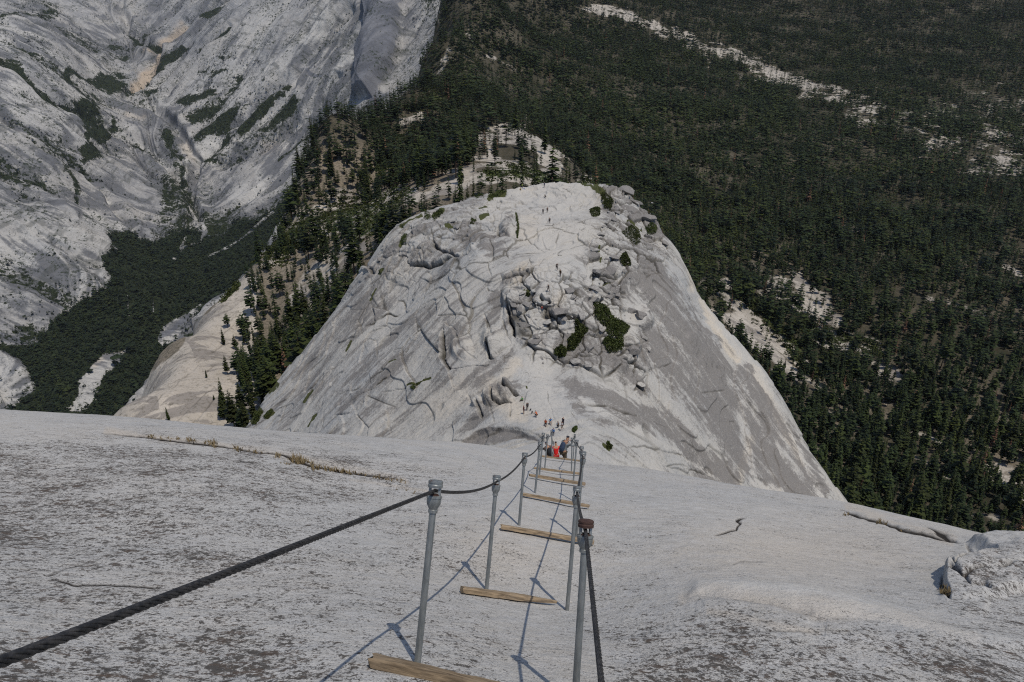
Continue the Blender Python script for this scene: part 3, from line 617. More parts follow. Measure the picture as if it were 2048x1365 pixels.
# traced cracks and ledges: width px, depth m, step m (side), dark
T = [(A([(1095, 530), (1105, 590), (1200, 650), (1300, 690), (1380, 672), (1430, 610)]), 3.2, 1.5, .8, .9),
 (A([(1110, 530), (1250, 480), (1350, 450), (1450, 425)]), 1.6, .6, -.4, .8), (A([(905, 700), (960, 680), (1000, 640), (1060, 640), (1120, 670)]), 1.6, .5, .4, .8),
 (A([(900, 750), (1000, 740), (1060, 760), (1120, 745), (1180, 735), (1250, 705), (1330, 690)]), 2.0, .8, -.5, .85), (A([(980, 720), (975, 745), (1060, 745)]), 1.5, .4, 0, .7),
 (A([(1000, 805), (1100, 765), (1250, 715)]), 1.4, .4, -.3, .7), (A([(500, 1235), (600, 1180), (700, 1110), (740, 1130), (780, 1140), (840, 1060), (830, 1010), (780, 1010), (720, 1070)]), 1.7, .6, -.4, .85),
 (A([(760, 1190), (850, 1100), (920, 1000), (1000, 860)]), 1.0, .3, .2, .35), (A([(410, 1330), (480, 1200), (560, 1030), (620, 930), (700, 870)]), 1.5, .5, .3, .45),
 (A([(690, 940), (800, 830), (900, 770)]), 1.2, .4, -.3, .7), (A([(1620, 430), (1640, 380), (1650, 310)]), 1.3, .5, .3, .7), (A([(1620, 430), (1620, 500), (1700, 520), (1770, 535)]), 2.0, .8, .5, .85),
 (A([(1765, 300), (1790, 380), (1780, 500)]), 1.8, .5, 0, .8), (A([(1450, 580), (1520, 540), (1600, 510)]), 1.7, .6, -.4, .8), (A([(1600, 560), (1680, 580), (1690, 660), (1720, 720)]), 1.6, .6, .4, .8),
 (A([(1530, 930), (1560, 965), (1600, 975)]), 1.4, .5, .3, .8), (A([(1500, 1130), (1560, 1260), (1580, 1330), (1585, 1270)]), 1.6, .6, .4, .85), (A([(1715, 1040), (1715, 1130), (1730, 1200), (1765, 1330)]), 2.6, 1.2, -.6, .9),
 (A([(1650, 940), (1680, 1060), (1660, 1180), (1700, 1300)]), 1.4, .4, -.3, .6), (A([(1740, 810), (1790, 940), (1830, 920)]), 1.6, .5, -.4, .8), (A([(1780, 1260), (1850, 1250), (1900, 1200), (1860, 1150)]), 1.3, .5, .2, .75),
 (A([(1090, 470), (1100, 530), (1090, 550)]), 1.5, .5, 0, .7), (A([(840, 600), (1000, 430), (1200, 280), (1320, 250)]), 1.5, .6, .3, .6), (A([(750, 720), (900, 520), (1050, 400)]), 1.4, .6, .3, .65),
 (A([(720, 790), (860, 680), (950, 560)]), 1.4, .6, .3, .65), (A([(560, 900), (650, 850), (750, 720)]), 1.6, .6, .3, .7), (A([(640, 740), (760, 600), (900, 470)]), 1.4, .6, .3, .6), (A([(850, 570), (940, 470), (1090, 330)]), 1.2, .5, .3, .5),
 (A([(540, 740), (600, 790), (590, 820)]), 2.0, .8, .5, .8), (A([(1010, 1100), (1100, 1010), (1150, 990), (1200, 960)]), 1.7, .5, .3, .75), (A([(900, 1364), (1000, 1220), (1030, 1180)]), 1.1, .3, -.3, .4),
 (A([(1190, 1220), (1250, 1260), (1290, 1300), (1310, 1364)]), 1.8, .6, .5, .8), (A([(480, 1364), (540, 1320), (600, 1345)]), 1.5, .4, .4, .7), (A([(1880, 270), (1960, 300), (2010, 340)]), 1.0, .3, .2, .6),
 (A([(1220, 380), (1260, 440), (1270, 480)]), 1.2, .4, .3, .7), (A([(1310, 460), (1330, 380), (1420, 360)]), 1.2, .5, .3, .7), (A([(1390, 745), (1440, 745), (1490, 725)]), 1.2, .4, -.2, .6), (A([(905, 800), (920, 840), (900, 855), (940, 870)]), 1.2, .4, .3, .6),
 (B([(130, 240), (190, 265), (260, 260), (400, 255), (500, 225)]), 1.0, .35, .2, .65), (B([(280, 265), (350, 345)]), .9, .3, .2, .65), (B([(340, 490), (350, 560), (380, 630), (420, 645), (460, 600), (480, 480)]), 1.1, .4, -.3, .65),
 (B([(200, 570), (270, 580), (290, 530), (330, 500)]), 1.0, .3, .2, .6), (B([(490, 570), (560, 585), (640, 560), (690, 490)]), 1.0, .3, .2, .6), (B([(490, 330), (490, 380), (560, 390), (680, 400), (710, 350)]), .8, .25, .2, .5),
 (B([(100, 800), (150, 920), (160, 950)]), 1.6, .5, .4, .8), (B([(720, 690), (730, 600), (760, 520), (870, 560)]), 1.2, .4, .3, .6), (B([(330, 1030), (370, 1075), (420, 1080)]), 1.8, .7, -.5, .8), (B([(400, 1130), (440, 1180), (500, 1230)]), 2.0, .8, -.5, .8),
 (B([(370, 970), (420, 985), (470, 980)]), .9, .2, .2, .5), (B([(860, 790), (900, 850), (950, 885)]), 2.0, .8, -.5, .85), (B([(710, 1045), (800, 1055), (840, 1020)]), 1.8, .7, -.4, .8), (B([(700, 1260), (760, 1280)]), 1.8, .6, -.4, .8),
 (B([(1130, 1220), (1220, 1228)]), 1.8, .5, -.4, .75), (B([(1400, 1040), (1500, 1130), (1600, 1260), (1700, 1340)]), 1.3, .5, .3, .7), (B([(1660, 1240), (1800, 1350)]), 1.2, .4, .3, .75), (B([(620, 870), (680, 950)]), 1.2, .4, .3, .6),
 (B([(240, 700), (270, 800)]), .9, .3, .2, .5), (B([(330, 700), (320, 800), (350, 900)]), .9, .3, .2, .5), (B([(510, 125), (620, 160)]), 1.0, .3, .2, .6), (B([(10, 270), (90, 255)]), 1.0, .3, .2, .5), (B([(690, 440), (660, 465)]), 1.4, .3, 0, .6),
 (B([(1500, 890), (1470, 780), (1400, 700), (1350, 640)]), 1.2, .5, -.5, .3), (B([(1040, 350), (1160, 440), (1250, 560)]), 1.4, .6, .4, .6), (B([(1150, 590), (1210, 630)]), 1.6, .6, .3, .8),
 (Cc([(740, 290), (800, 250), (840, 260), (860, 380)]), 1.4, .4, .4, .7), (Cc([(370, 710), (440, 600), (510, 490), (600, 440), (650, 340), (720, 200), (800, 20)]), 1.3, .4, .25, .45), (Cc([(700, 700), (830, 620), (950, 540), (1010, 480)]), 1.5, .5, -.4, .75),
 (Cc([(600, 660), (750, 600), (900, 500), (1050, 370), (1180, 160)]), 1.2, .35, -.3, .5), (Cc([(540, 860), (600, 800), (700, 790), (780, 720), (850, 660)]), 1.8, .6, -.5, .8), (Cc([(920, 640), (1050, 620), (1260, 545)]), 1.3, .4, -.3, .7),
 (Cc([(1330, 210), (1330, 420), (1380, 495), (1470, 480), (1630, 455)]), 1.8, .8, .6, .85), (Cc([(1380, 200), (1430, 260), (1450, 350), (1560, 410)]), 1.6, .6, .4, .7), (Cc([(1620, 280), (1640, 400), (1665, 415)]), 2.4, .9, -.6, .85),
 (Cc([(1600, 90), (1640, 220), (1645, 255)]), 1.5, .6, .4, .75), (Cc([(1730, 130), (1760, 260), (1790, 320)]), 1.4, .5, .3, .6), (Cc([(1790, 330), (1740, 400), (1740, 460)]), 1.0, .3, .3, .6), (Cc([(910, 820), (950, 840), (970, 920)]), 1.3, .3, .2, .75),
 (Cc([(400, 870), (440, 790), (520, 640)]), 2.0, .5, .3, .5), (Cc([(1730, 590), (1740, 640), (1760, 655), (1840, 668)]), 1.8, .7, -.5, .75), (Cc([(1670, 630), (1680, 715), (1790, 718)]), 1.8, .7, -.5, .6), (Cc([(1490, 650), (1510, 720)]), 2.2, .5, .3, .6),
 (Cc([(1640, 700), (1665, 800), (1675, 870)]), 1.3, .4, .3, .65), (Cc([(1780, 740), (1785, 820)]), 1.6, .4, .3, .75), (Cc([(1570, 720), (1600, 830)]), 2.2, .7, .4, .5),
 (E([(500, 700), (600, 725), (720, 735), (850, 790), (950, 810)]), 1.6, .6, -.4, .75), (E([(430, 690), (600, 760), (900, 800), (1050, 850), (1170, 900)]), 1.1, .3, .2, .4), (E([(1030, 480), (980, 560), (910, 625), (1000, 600), (1020, 520)]), 1.1, .4, .3, .6),
 (E([(970, 495), (1100, 460), (1180, 430)]), 1.3, .4, -.3, .65), (E([(820, 415), (870, 430), (930, 425)]), 2.0, .8, -.5, .85), (E([(1160, 0), (1300, 180), (1400, 280)]), 1.2, .4, .3, .65), (E([(1350, 640), (1450, 635), (1530, 630)]), 1.2, .4, -.2, .6),
 (E([(1400, 180), (1500, 270)]), 1.3, .4, .3, .75), (E([(1640, 600), (1680, 700), (1780, 850)]), 1.2, .4, .3, .4), (E([(1810, 680), (1900, 800), (2040, 1000)]), 1.2, .4, .3, .75), (E([(880, 1010), (980, 1000), (1100, 1050), (1250, 1080), (1310, 1110)]), 1.5, .5, -.4, .6),
 (E([(1100, 1140), (1200, 1135), (1350, 1180), (1480, 1220)]), 1.4, .4, -.3, .75), (E([(480, 780), (520, 840), (560, 880)]), 1.2, .3, .2, .5), (E([(320, 640), (340, 740), (380, 850)]), .9, .25, 0, .6), (E([(820, 625), (900, 630)]), 1.6, .4, 0, .6),
 (E([(1560, 830), (1600, 835)]), 1.4, .4, 0, .7), (E([(830, 990), (880, 1040), (870, 1080)]), 1.0, .3, .2, .5), (E([(1820, 940), (1815, 850), (1760, 760)]), 1.3, .5, .5, .3), (E([(500, 370), (560, 400), (660, 380)]), 1.6, .5, -.4, .6), (E([(250, 380), (300, 400), (400, 430), (520, 465), (640, 440)]), 1.4, .5, -.4, .55)]
carve(U, V, H, crack, T, wob, 1.0, 1.6)
BIG = [(p_, w_ * 1.1, dp * 1.6, st_ * 2.6, dk) for p_, w_, dp, st_, dk in T if dp >= .7]; carve(U, V, H, crack, BIG, wob, 2.2, 1.6)
# undercut below the saddle's left edge, its shade painted into the stain mask
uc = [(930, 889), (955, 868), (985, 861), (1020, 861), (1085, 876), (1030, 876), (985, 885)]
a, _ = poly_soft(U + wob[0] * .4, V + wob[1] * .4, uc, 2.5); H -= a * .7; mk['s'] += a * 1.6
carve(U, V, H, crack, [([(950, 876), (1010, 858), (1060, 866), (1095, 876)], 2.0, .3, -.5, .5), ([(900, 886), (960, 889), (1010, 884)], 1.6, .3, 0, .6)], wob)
# bulges of the steep front blocks
for (bu, bv, br, bh) in [(985, 800, 20, 1.6), (1012, 790, 18, 1.6), (960, 810, 14, 1.2), (1015, 455, 18, 1.3), (960, 490, 34, 1.4), (1020, 600, 20, 1.2), (985, 680, 26, 1.2), (925, 700, 26, 1.2), (1290, 640, 22, 1.5), (1262, 690, 26, 1.4), (1240, 730, 22, 1.0)]:
    dd = np.hypot(U - bu, (V - bv) * .9) / br; H += bh * sstep(1, .35, dd)
st = lic(vnoise(X * 2.2, Y * 2.2, Z * 2.2, 77) + .9 * vnoise(X * .8, Y * .8, Z * .8, 78) + .6 * vnoise(X * .25, Y * .25, Z * .25, 79), G, N, 34)
jn = np.abs(fbm(X * .35 + .4 * st, Y * .2, Z * .35, 3, 95)); crack = np.maximum(crack, .5 * sstep(.03, .005, jn) * sstep(.05, .35, fbm(X * .06, Y * .06, Z * .06, 3, 96)))
mk['s'] += .30 + .3 * fbm(X * .05, Y * .05, Z * .05, 3, 55)
stroke(U, V, mk['s'], [([(1290, 560), (1400, 700), (1480, 850), (1560, 960), (1620, 1010)], 42, .95), ([(1300, 680), (1380, 770), (1450, 850), (1520, 930)], 40, .9), ([(1110, 770), (1200, 790), (1330, 860), (1460, 960)], 26, .95), ([(1130, 790), (1170, 830), (1260, 850)], 14, .9),
    ([(1540, 810), (1590, 900), (1640, 980)], 22, .9), ([(1490, 740), (1515, 800), (1545, 880), (1560, 960)], 16, 1.1), ([(1200, 700), (1230, 740), (1280, 770)], 22, 1.0), ([(930, 470), (990, 500)], 22, .9), ([(1010, 470), (1020, 420)], 13, .8), ([(985, 640), (1000, 600)], 18, .9), ([(1380, 500), (1370, 470), (1310, 430)], 10, .8), ([(920, 670), (900, 730)], 26, .75)], wob)
stroke(U, V, mk['s'], [([(560, 840), (640, 740), (740, 600), (800, 520)], 40, .55), ([(700, 790), (800, 680), (880, 600)], 50, .5)], wob)
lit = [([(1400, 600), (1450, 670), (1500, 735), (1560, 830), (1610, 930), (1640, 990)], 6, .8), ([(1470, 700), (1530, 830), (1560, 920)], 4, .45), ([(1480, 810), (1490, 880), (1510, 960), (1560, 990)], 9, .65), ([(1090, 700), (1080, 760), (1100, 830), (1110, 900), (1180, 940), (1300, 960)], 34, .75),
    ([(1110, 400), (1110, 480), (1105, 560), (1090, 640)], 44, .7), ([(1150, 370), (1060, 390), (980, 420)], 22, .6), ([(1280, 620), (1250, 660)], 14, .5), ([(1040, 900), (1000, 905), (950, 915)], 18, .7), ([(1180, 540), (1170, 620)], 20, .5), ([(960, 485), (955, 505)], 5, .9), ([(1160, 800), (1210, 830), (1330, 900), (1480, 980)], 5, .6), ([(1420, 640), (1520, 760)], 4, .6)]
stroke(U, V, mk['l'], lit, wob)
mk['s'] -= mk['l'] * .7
# the broken outline of the upper edge
up = sstep(470, 380, V); H += up * (-.5 + .9 * fbm(X * .35, Y * .35, Z * .35, 3, 47) + .5 * np.round(2 * fbm(X * .15, Y * .15, Z * .15, 2, 48) + .5))
stroke(U, V, mk['w'], [([(1400, 605), (1450, 690), (1475, 720)], 7, .7), ([(1500, 740), (1560, 850), (1600, 930)], 8, .5), ([(985, 780), (1010, 810), (1040, 830)], 24, .45), ([(1030, 570), (1050, 540)], 14, .45), ([(870, 820), (930, 780)], 26, .3), ([(1500, 880), (1480, 960)], 10, .45), ([(1385, 540), (1380, 580)], 8, .6), ([(1060, 440), (1050, 470)], 20, .3), ([(1110, 630), (1120, 600)], 10, .5), ([(1130, 690), (1140, 720)], 8, .4), ([(1030, 730), (1010, 770)], 14, .45)], wob)
# brown plants in cracks, mossy ledges
stroke(U, V, mk['v'], [(A([(1100, 360), (1170, 300)]), 6, .9), (A([(850, 450), (1000, 350)]), 4, .9), (A([(1550, 190), (1680, 140)]), 5, 1), (A([(840, 600), (870, 540)]), 4, .9), (A([(1770, 310), (1790, 400), (1780, 510)]), 2.2, 1), (A([(560, 1020), (620, 930)]), 2, .8), (A([(1480, 350), (1540, 330)]), 4, .9), (A([(1200, 440), (1250, 440)]), 4, .8), (A([(1460, 290), (1530, 265)]), 3, .8), (A([(650, 810), (690, 790)]), 4, .9),
    (Cc([(400, 860), (440, 780)]), 4, 1), (Cc([(370, 700), (430, 620)]), 3, .9), (Cc([(150, 640), (200, 590)]), 7, 1), (Cc([(640, 340), (680, 270)]), 2, .9), (Cc([(1100, 600), (1250, 550)]), 2.4, .9), (Cc([(30, 830), (80, 760)]), 6, 1), (Cc([(110, 800), (150, 760)]), 5, 1), (Cc([(960, 440), (1010, 420)]), 2, .8),
    (B([(800, 650), (810, 610)]), 3, .9), (B([(810, 740), (820, 700)]), 2, .9), (B([(840, 930), (870, 920)]), 3, .9), (B([(215, 990), (245, 985)]), 4, .9), (B([(780, 90), (860, 180), (900, 250)]), 5, .9), (B([(1060, 360), (1160, 440)]), 4, .8), (B([(640, 70), (760, 110), (830, 150)]), 4, .9), (E([(500, 890), (520, 880)]), 4, 1), (E([(725, 975), (760, 1005)]), 4, 1), (E([(700, 1075), (720, 1078)]), 2, 1), (E([(180, 610), (185, 625)]), 2, .8)], wob)
dome_H = H
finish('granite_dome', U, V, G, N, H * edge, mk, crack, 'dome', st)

# ---- forest slopes and wooded shoulder
us = cols(150, 2110, 900, 900, 40)
U, V, D, G = sample_layer(F_for, us, 205, 2950, 620, dk=50.0)
N = grid_normals(G); X, Y, Z = G[..., 0], G[..., 1], G[..., 2]
wob = (fbm(X * .03, Y * .03, Z * .03, 3, 5) * 9, fbm(X * .03, Y * .03, Z * .03 + 7, 3, 9) * 8)
near = sstep(1400, 400, D)
H = fbm(X * .006, Y * .006, Z * .006, 4, 1) * (5 + 8 * (1 - near)) + fbm(X * .05, Y * .05, Z * .05, 4, 2) * 2.2
mk = {k: np.zeros(U.shape) for k in 'swvl'}; crack = np.zeros(U.shape)
bare_strokes = [([(1180, 22), (1240, 32), (1330, 62), (1420, 100), (1500, 125), (1580, 160), (1660, 185), (1750, 218)], 13, 1), ([(1500, 130), (1550, 155)], 18, .9), ([(1580, 165), (1640, 185), (1700, 205)], 14, .8), ([(1930, 275), (1955, 240), (1985, 215)], 4, 1), ([(1820, 235), (1900, 228), (2080, 240)], 26, .66), ([(1860, 290), (2080, 275)], 24, .66), ([(1720, 200), (1900, 205), (2060, 190)], 18, .58), ([(1700, 230), (1850, 270)], 16, .6), ([(1950, 330), (2060, 330)], 14, .55),
    ([(965, 275), (1000, 268), (1060, 285), (1120, 315)], 19, 1), ([(975, 290), (985, 320)], 6, .9), ([(900, 365), (940, 345), (1010, 345), (1080, 358), (1170, 372)], 20, 1), ([(640, 440), (700, 420), (790, 395), (860, 385), (940, 370)], 12, .8), ([(560, 520), (620, 460), (700, 430)], 36, .75), ([(600, 620), (640, 570), (720, 500)], 16, .55), ([(800, 245), (840, 235)], 10, .8), ([(880, 150), (900, 100)], 9, .6), ([(920, 150), (960, 160)], 10, .6), ([(935, 60), (950, 110)], 6, .5), ([(850, 20), (880, 40)], 12, .9), ([(975, 120), (1040, 145)], 6, .6),
    ([(1440, 590), (1500, 640), (1560, 690), (1610, 720)], 13, .8), ([(1560, 670), (1620, 720)], 8, .7), ([(1590, 560), (1680, 640), (1760, 700)], 13, .7), ([(1640, 620), (1700, 650)], 14, .7), ([(1600, 780), (1680, 840)], 10, .5), ([(1700, 850), (1850, 920), (1900, 960)], 10, .5), ([(1990, 950), (2048, 960)], 26, .6), ([(1380, 520), (1450, 570)], 8, .6), ([(1500, 530), (1560, 560)], 8, .45), ([(2010, 530), (2048, 560)], 12, .55), ([(1420, 560), (1480, 650), (1560, 730), (1620, 780)], 26, .62), ([(1540, 560), (1640, 640), (1740, 720), (1800, 800)], 24, .58), ([(1480, 760), (1560, 820), (1640, 900)], 8, .6), ([(1740, 780), (1880, 900)], 14, .5), ([(1850, 600), (2000, 640)], 9, .5), ([(1660, 440), (1760, 470)], 6, .5), ([(1000, 180), (1060, 240)], 10, .5), ([(1380, 100), (1480, 160)], 10, .5), ([(1880, 700), (1900, 740)], 6, .4)]
stroke(U, V, mk['l'], bare_strokes, wob)
patch(U, V, mk['l'], [[(180, 870), (300, 740), (400, 640), (480, 560), (520, 560), (510, 640), (520, 720), (510, 790), (540, 850), (540, 900), (180, 950)]], 7, wob)
stroke(U, V, mk['l'], [([(640, 470), (760, 400)], 40, .75), ([(600, 600), (700, 500)], 24, .6)], wob)
mk['l'] = np.maximum(mk['l'], .7 * sstep(1280, 1400, U) * sstep(430, 560, V) * sstep(.26, .5, fbm(X * .018, Y * .018, Z * .018, 3, 68)))
mk['l'] *= 1 - .22 * sstep(1200, 1500, D)
mk['l'] *= .80 + .45 * fbm(X * .035, Y * .035, Z * .035, 4, 67)
mk['l'] = np.clip(mk['l'] + .35 * sstep(-.1, .5, fbm(X * .012, Y * .012, Z * .012, 3, 66)) * .5, 0, 1)
stroke(U, V, mk['v'], [([(560, 520), (620, 470), (700, 440), (800, 400)], 30, .55), ([(980, 345), (1040, 345), (1150, 365), (1260, 385)], 12, .6), ([(430, 580), (470, 550), (520, 520)], 6, .9), ([(445, 600), (480, 570)], 3, 1), ([(1500, 600), (1600, 690), (1640, 740)], 22, .6), ([(1600, 640), (1750, 700)], 14, .55), ([(1310, 440), (1400, 520)], 10, .8), ([(820, 280), (780, 330)], 20, .5), ([(960, 100), (900, 180), (850, 220)], 30, .5), ([(1800, 230), (2048, 250)], 34, .5), ([(1280, 110), (1330, 90)], 10, .5)], wob)
carve(U, V, H, crack, [([(300, 810), (370, 740), (440, 690)], 1.2, .6, .6, .5), ([(380, 720), (430, 680), (480, 640)], 1.2, .6, .5, .5), ([(340, 845), (400, 790), (470, 740)], 1.2, .6, .5, .5), ([(375, 850), (420, 800), (480, 750)], 1.6, .8, .6, .6), ([(370, 715), (400, 700), (450, 690), (480, 680)], 1.3, .6, .4, .6),
    ([(365, 705), (385, 690), (400, 695)], 1, .4, .4, .6), ([(400, 740), (450, 715), (475, 700)], 1.3, .6, -.4, .5), ([(330, 760), (350, 755), (380, 745)], 1, .5, .4, .5), ([(450, 640), (480, 650), (490, 690)], 1.2, .6, .4, .6), ([(260, 820), (330, 770), (380, 735)], 1, .4, .3, .35)], wob)
mk['w'] = .15 + .45 * sstep(1050, 850, U) * sstep(250, 330, V) + .3 * fbm(X * .02, Y * .02, Z * .02, 3, 42) + .35 * sstep(1300, 1400, U) * sstep(450, 560, V) * sstep(.0, .4, fbm(X * .01, Y * .01, Z * .01, 3, 43)); mk['w'] = np.clip(mk['w'], 0, 1)
st = lic(vnoise(X * .45, Y * .45, Z * .45, 77) + .8 * vnoise(X * .13, Y * .13, Z * .13, 78), G, N, 20)
FM = mk
finish('forest_slope', U, V, G, N, H, mk, crack, 'floor', st)

# ---- canyon
us = cols(-30, 960, 900, 500, 40)
U, V, D, G = sample_layer(F_can, us, 1450, 6800, 760, dk=60.0)
N = grid_normals(G); X, Y, Z = G[..., 0], G[..., 1], G[..., 2]
wob = (fbm(X * .008, Y * .008, Z * .008, 3, 5) * 7, fbm(X * .008, Y * .008, Z * .008 + 7, 3, 9) * 7)
floor_p = zm(0, 400, 2.926, [(620, 210), (720, 200), (830, 230), (900, 250), (1030, 200), (1200, 190), (1300, 180), (1380, 130), (1500, 100), (1800, -100), (1500, 400), (1390, 500), (1280, 600), (1180, 690), (1090, 750), (1000, 900), (940, 1000), (600, 1400), (-200, 1400), (-300, 1300), (100, 1230), (210, 1110), (170, 1020), (110, 960), (0, 910), (0, 860), (90, 880), (200, 850), (330, 690), (480, 600), (620, 520), (650, 460), (590, 340), (680, 310)])
fl, _ = poly_soft(U + wob[0], V + wob[1], floor_p, 10)
rough = 1 - .85 * fl
rib = lic(vnoise(X * .016, Y * .016, Z * .016, 81) + .9 * vnoise(X * .006, Y * .006, Z * .006, 82), G, N, 90)
rib2 = lic(vnoise(X * .07, Y * .07, Z * .07, 83) + .7 * vnoise(X * .03, Y * .03, Z * .03, 84), G, N, 45)
H = rough * (ridged(X * .0022, Y * .0022, Z * .0016, 3, 1) * 26 + rib * 26 + rib2 * 8 * sstep(-.3, .6, fbm(X * .003, Y * .003, Z * .003, 3, 85) + .2) + fbm(X * .02, Y * .02, Z * .012, 4, 2, .6) * 7 * (.5 + sstep(-.2, .4, fbm(X * .004, Y * .004, Z * .004, 2, 86))))
mk = {k: np.zeros(U.shape) for k in 'swvl'}; crack = np.zeros(U.shape)
Q = lambda p: zm(0, 0, 2.926, p)
veg = [Q(p) for p in [[(535, 470), (620, 440), (700, 430), (790, 520), (830, 540), (920, 520), (940, 560), (900, 630), (840, 630), (740, 580), (640, 560), (540, 510)], [(380, 600), (480, 590), (560, 700), (640, 780), (640, 830), (560, 860), (560, 960), (490, 980), (440, 900), (480, 860), (470, 770), (440, 680)],
    [(1050, 600), (1150, 560), (1260, 520), (1280, 570), (1200, 620), (1120, 650), (1050, 630)], [(1090, 710), (1200, 640), (1300, 590), (1310, 620), (1220, 700), (1130, 740)], [(1140, 790), (1300, 680), (1460, 590), (1500, 560), (1580, 490), (1600, 500), (1490, 600), (1370, 700), (1320, 770), (1200, 820), (1150, 860)],
    [(1420, 780), (1560, 620), (1700, 500), (1720, 560), (1600, 690), (1480, 790), (1420, 830)], [(1400, 860), (1560, 740), (1700, 570), (1750, 560), (1750, 650), (1640, 780), (1540, 880), (1420, 890)], [(1310, 960), (1400, 900), (1420, 940), (1380, 1000), (1310, 1000)], [(1200, 950), (1260, 850), (1400, 780), (1420, 830), (1300, 960), (1220, 1010)],
    [(940, 790), (1020, 780), (1020, 870), (980, 900)], [(975, 880), (1050, 920), (1100, 970), (1000, 960)], [(585, 370), (740, 320), (750, 340), (640, 400), (590, 400)], [(1240, 430), (1340, 410), (1340, 440), (1240, 460)], [(1380, 450), (1430, 430), (1420, 470), (1380, 475)], [(1160, 425), (1220, 415), (1210, 440), (1165, 440)], [(1340, 345), (1380, 330), (1370, 360)], [(1280, 350), (1320, 345), (1320, 375)],
    [(930, 1060), (1080, 1050), (1140, 1150), (1180, 1280), (1100, 1400), (880, 1400), (900, 1290), (950, 1230), (940, 1130)], [(1160, 1270), (1280, 1270), (1360, 1250), (1370, 1300), (1260, 1400), (1180, 1400)], [(80, 40), (250, 30), (340, 70), (250, 80), (100, 60)], [(640, 700), (700, 780), (880, 890), (930, 920), (870, 920), (740, 850), (640, 790)], [(740, 580), (860, 620), (900, 640), (860, 660), (760, 620)]]]
patch(U, V, mk['v'], veg[:17] + veg[19:], 9, wob, .82); patch(U, V, mk['v'], veg[17:19], 9, wob, .6); patch(U, V, mk['v'], [floor_p], 9, wob); mk['v'] *= 1 - .55 * sstep(.0, .35, fbm(X * .006, Y * .006, Z * .006, 4, 99)) * (1 - fl)
stroke(U, V, mk['v'], [(Q([(0, 390), (100, 440), (200, 520), (300, 590), (400, 650)]), 8, .75), (Q([(870, 470), (960, 390), (1050, 330), (1090, 290)]), 7, .9), (Q([(1210, 130), (1330, 50)]), 6, .8), (Q([(1190, 300), (1350, 175)]), 5, .9), (Q([(1500, 1363), (1620, 1230), (1760, 1060), (1900, 920)]), 10, .7), (Q([(760, 210), (850, 260), (940, 290)]), 6, .85), (Q([(380, 430), (480, 470), (600, 500)]), 6, .7), (Q([(200, 860), (300, 920), (420, 1060), (470, 1180)]), 5, .6),
    (Q([(650, 280), (760, 300)]), 4, .6), (Q([(300, 180), (420, 230), (560, 320)]), 5, .55), (Q([(0, 120), (120, 100), (330, 130)]), 7, .6), (Q([(1010, 900), (1060, 1000), (1100, 1100)]), 8, .6), (Q([(1640, 940), (1760, 850), (1880, 760)]), 5, .6)], wob)
bare = np.zeros(U.shape)
patch(U, V, bare, [zm(0, 400, 2.926, p) for p in [[(460, 1060), (560, 940), (600, 900), (720, 880), (780, 830), (720, 900), (700, 960), (640, 1010), (600, 1060), (570, 1180), (480, 1250), (380, 1240), (470, 1140)], [(940, 740), (1060, 680), (1180, 610), (1160, 660), (1090, 740), (1040, 820), (960, 860), (930, 820)], [(0, 960), (60, 940), (150, 1010), (200, 1090), (130, 1180), (0, 1240)]]], 5, wob)
stroke(U, V, bare, [(zm(0, 400, 2.926, [(1110, 40), (1160, 130), (1210, 180), (1170, 240), (1080, 270), (1060, 300)]), 3, 1), (zm(0, 400, 2.926, [(1060, 280), (1090, 220)]), 3, 1), (zm(0, 400, 2.926, [(1220, 330), (1350, 270), (1500, 160), (1600, 70)]), 3, .95), (zm(0, 400, 2.926, [(1015, 345), (1025, 350)]), 3, 1), (zm(0, 400, 2.926, [(740, 560), (760, 700)]), 1.5, .6), (zm(0, 400, 2.926, [(890, 600), (895, 660)]), 1.5, .8),
    (Q([(1340, 900), (1420, 830), (1560, 700), (1720, 540)]), 3.5, .95), (Q([(1190, 880), (1250, 810), (1380, 740), (1600, 570)]), 4, .9), (Q([(940, 510), (860, 530)]), 3, .9)], wob)
mk['v'] *= 1 - bare
mk['l'] = np.maximum(mk['l'], bare * .6)
stroke(U, V, mk['l'], [(Q([(1500, 1150), (1600, 980), (1720, 780), (1850, 600), (2040, 300)]), 12, .8), (Q([(1180, 950), (1200, 860), (1290, 790)]), 9, .85), (Q([(1720, 1060), (1800, 940), (1900, 850)]), 7, .9), (Q([(0, 170), (120, 250), (270, 350), (400, 430), (470, 560)]), 20, .6), (Q([(50, 500), (250, 600), (400, 700), (450, 850)]), 34, .6), (Q([(900, 660), (1050, 560), (1200, 480), (1500, 350)]), 40, .55), (Q([(1300, 640), (1450, 520), (1650, 400)]), 26, .55), (Q([(1400, 300), (1560, 160), (1650, 60)]), 26, .45), (Q([(1940, 40), (1850, 150), (1800, 260)]), 12, .7),
    (Q([(1050, 800), (1100, 960), (1100, 1060)]), 12, .7), (Q([(0, 690), (280, 900), (500, 1010), (650, 1200)]), 4, .8), (Q([(430, 640), (650, 760), (900, 900), (1000, 1000)]), 6, .6), (zm(0, 400, 2.926, [(0, 350), (200, 300), (400, 350), (600, 300)]), 60, .5), (zm(0, 400, 2.926, [(500, 100), (640, 180), (780, 190)]), 14, .7), (zm(0, 400, 2.926, [(540, 260), (640, 310)]), 12, .6), (Q([(500, 380), (580, 440)]), 12, .6), (Q([(1180, 1180), (1280, 1180), (1440, 1150)]), 20, .6)], wob)
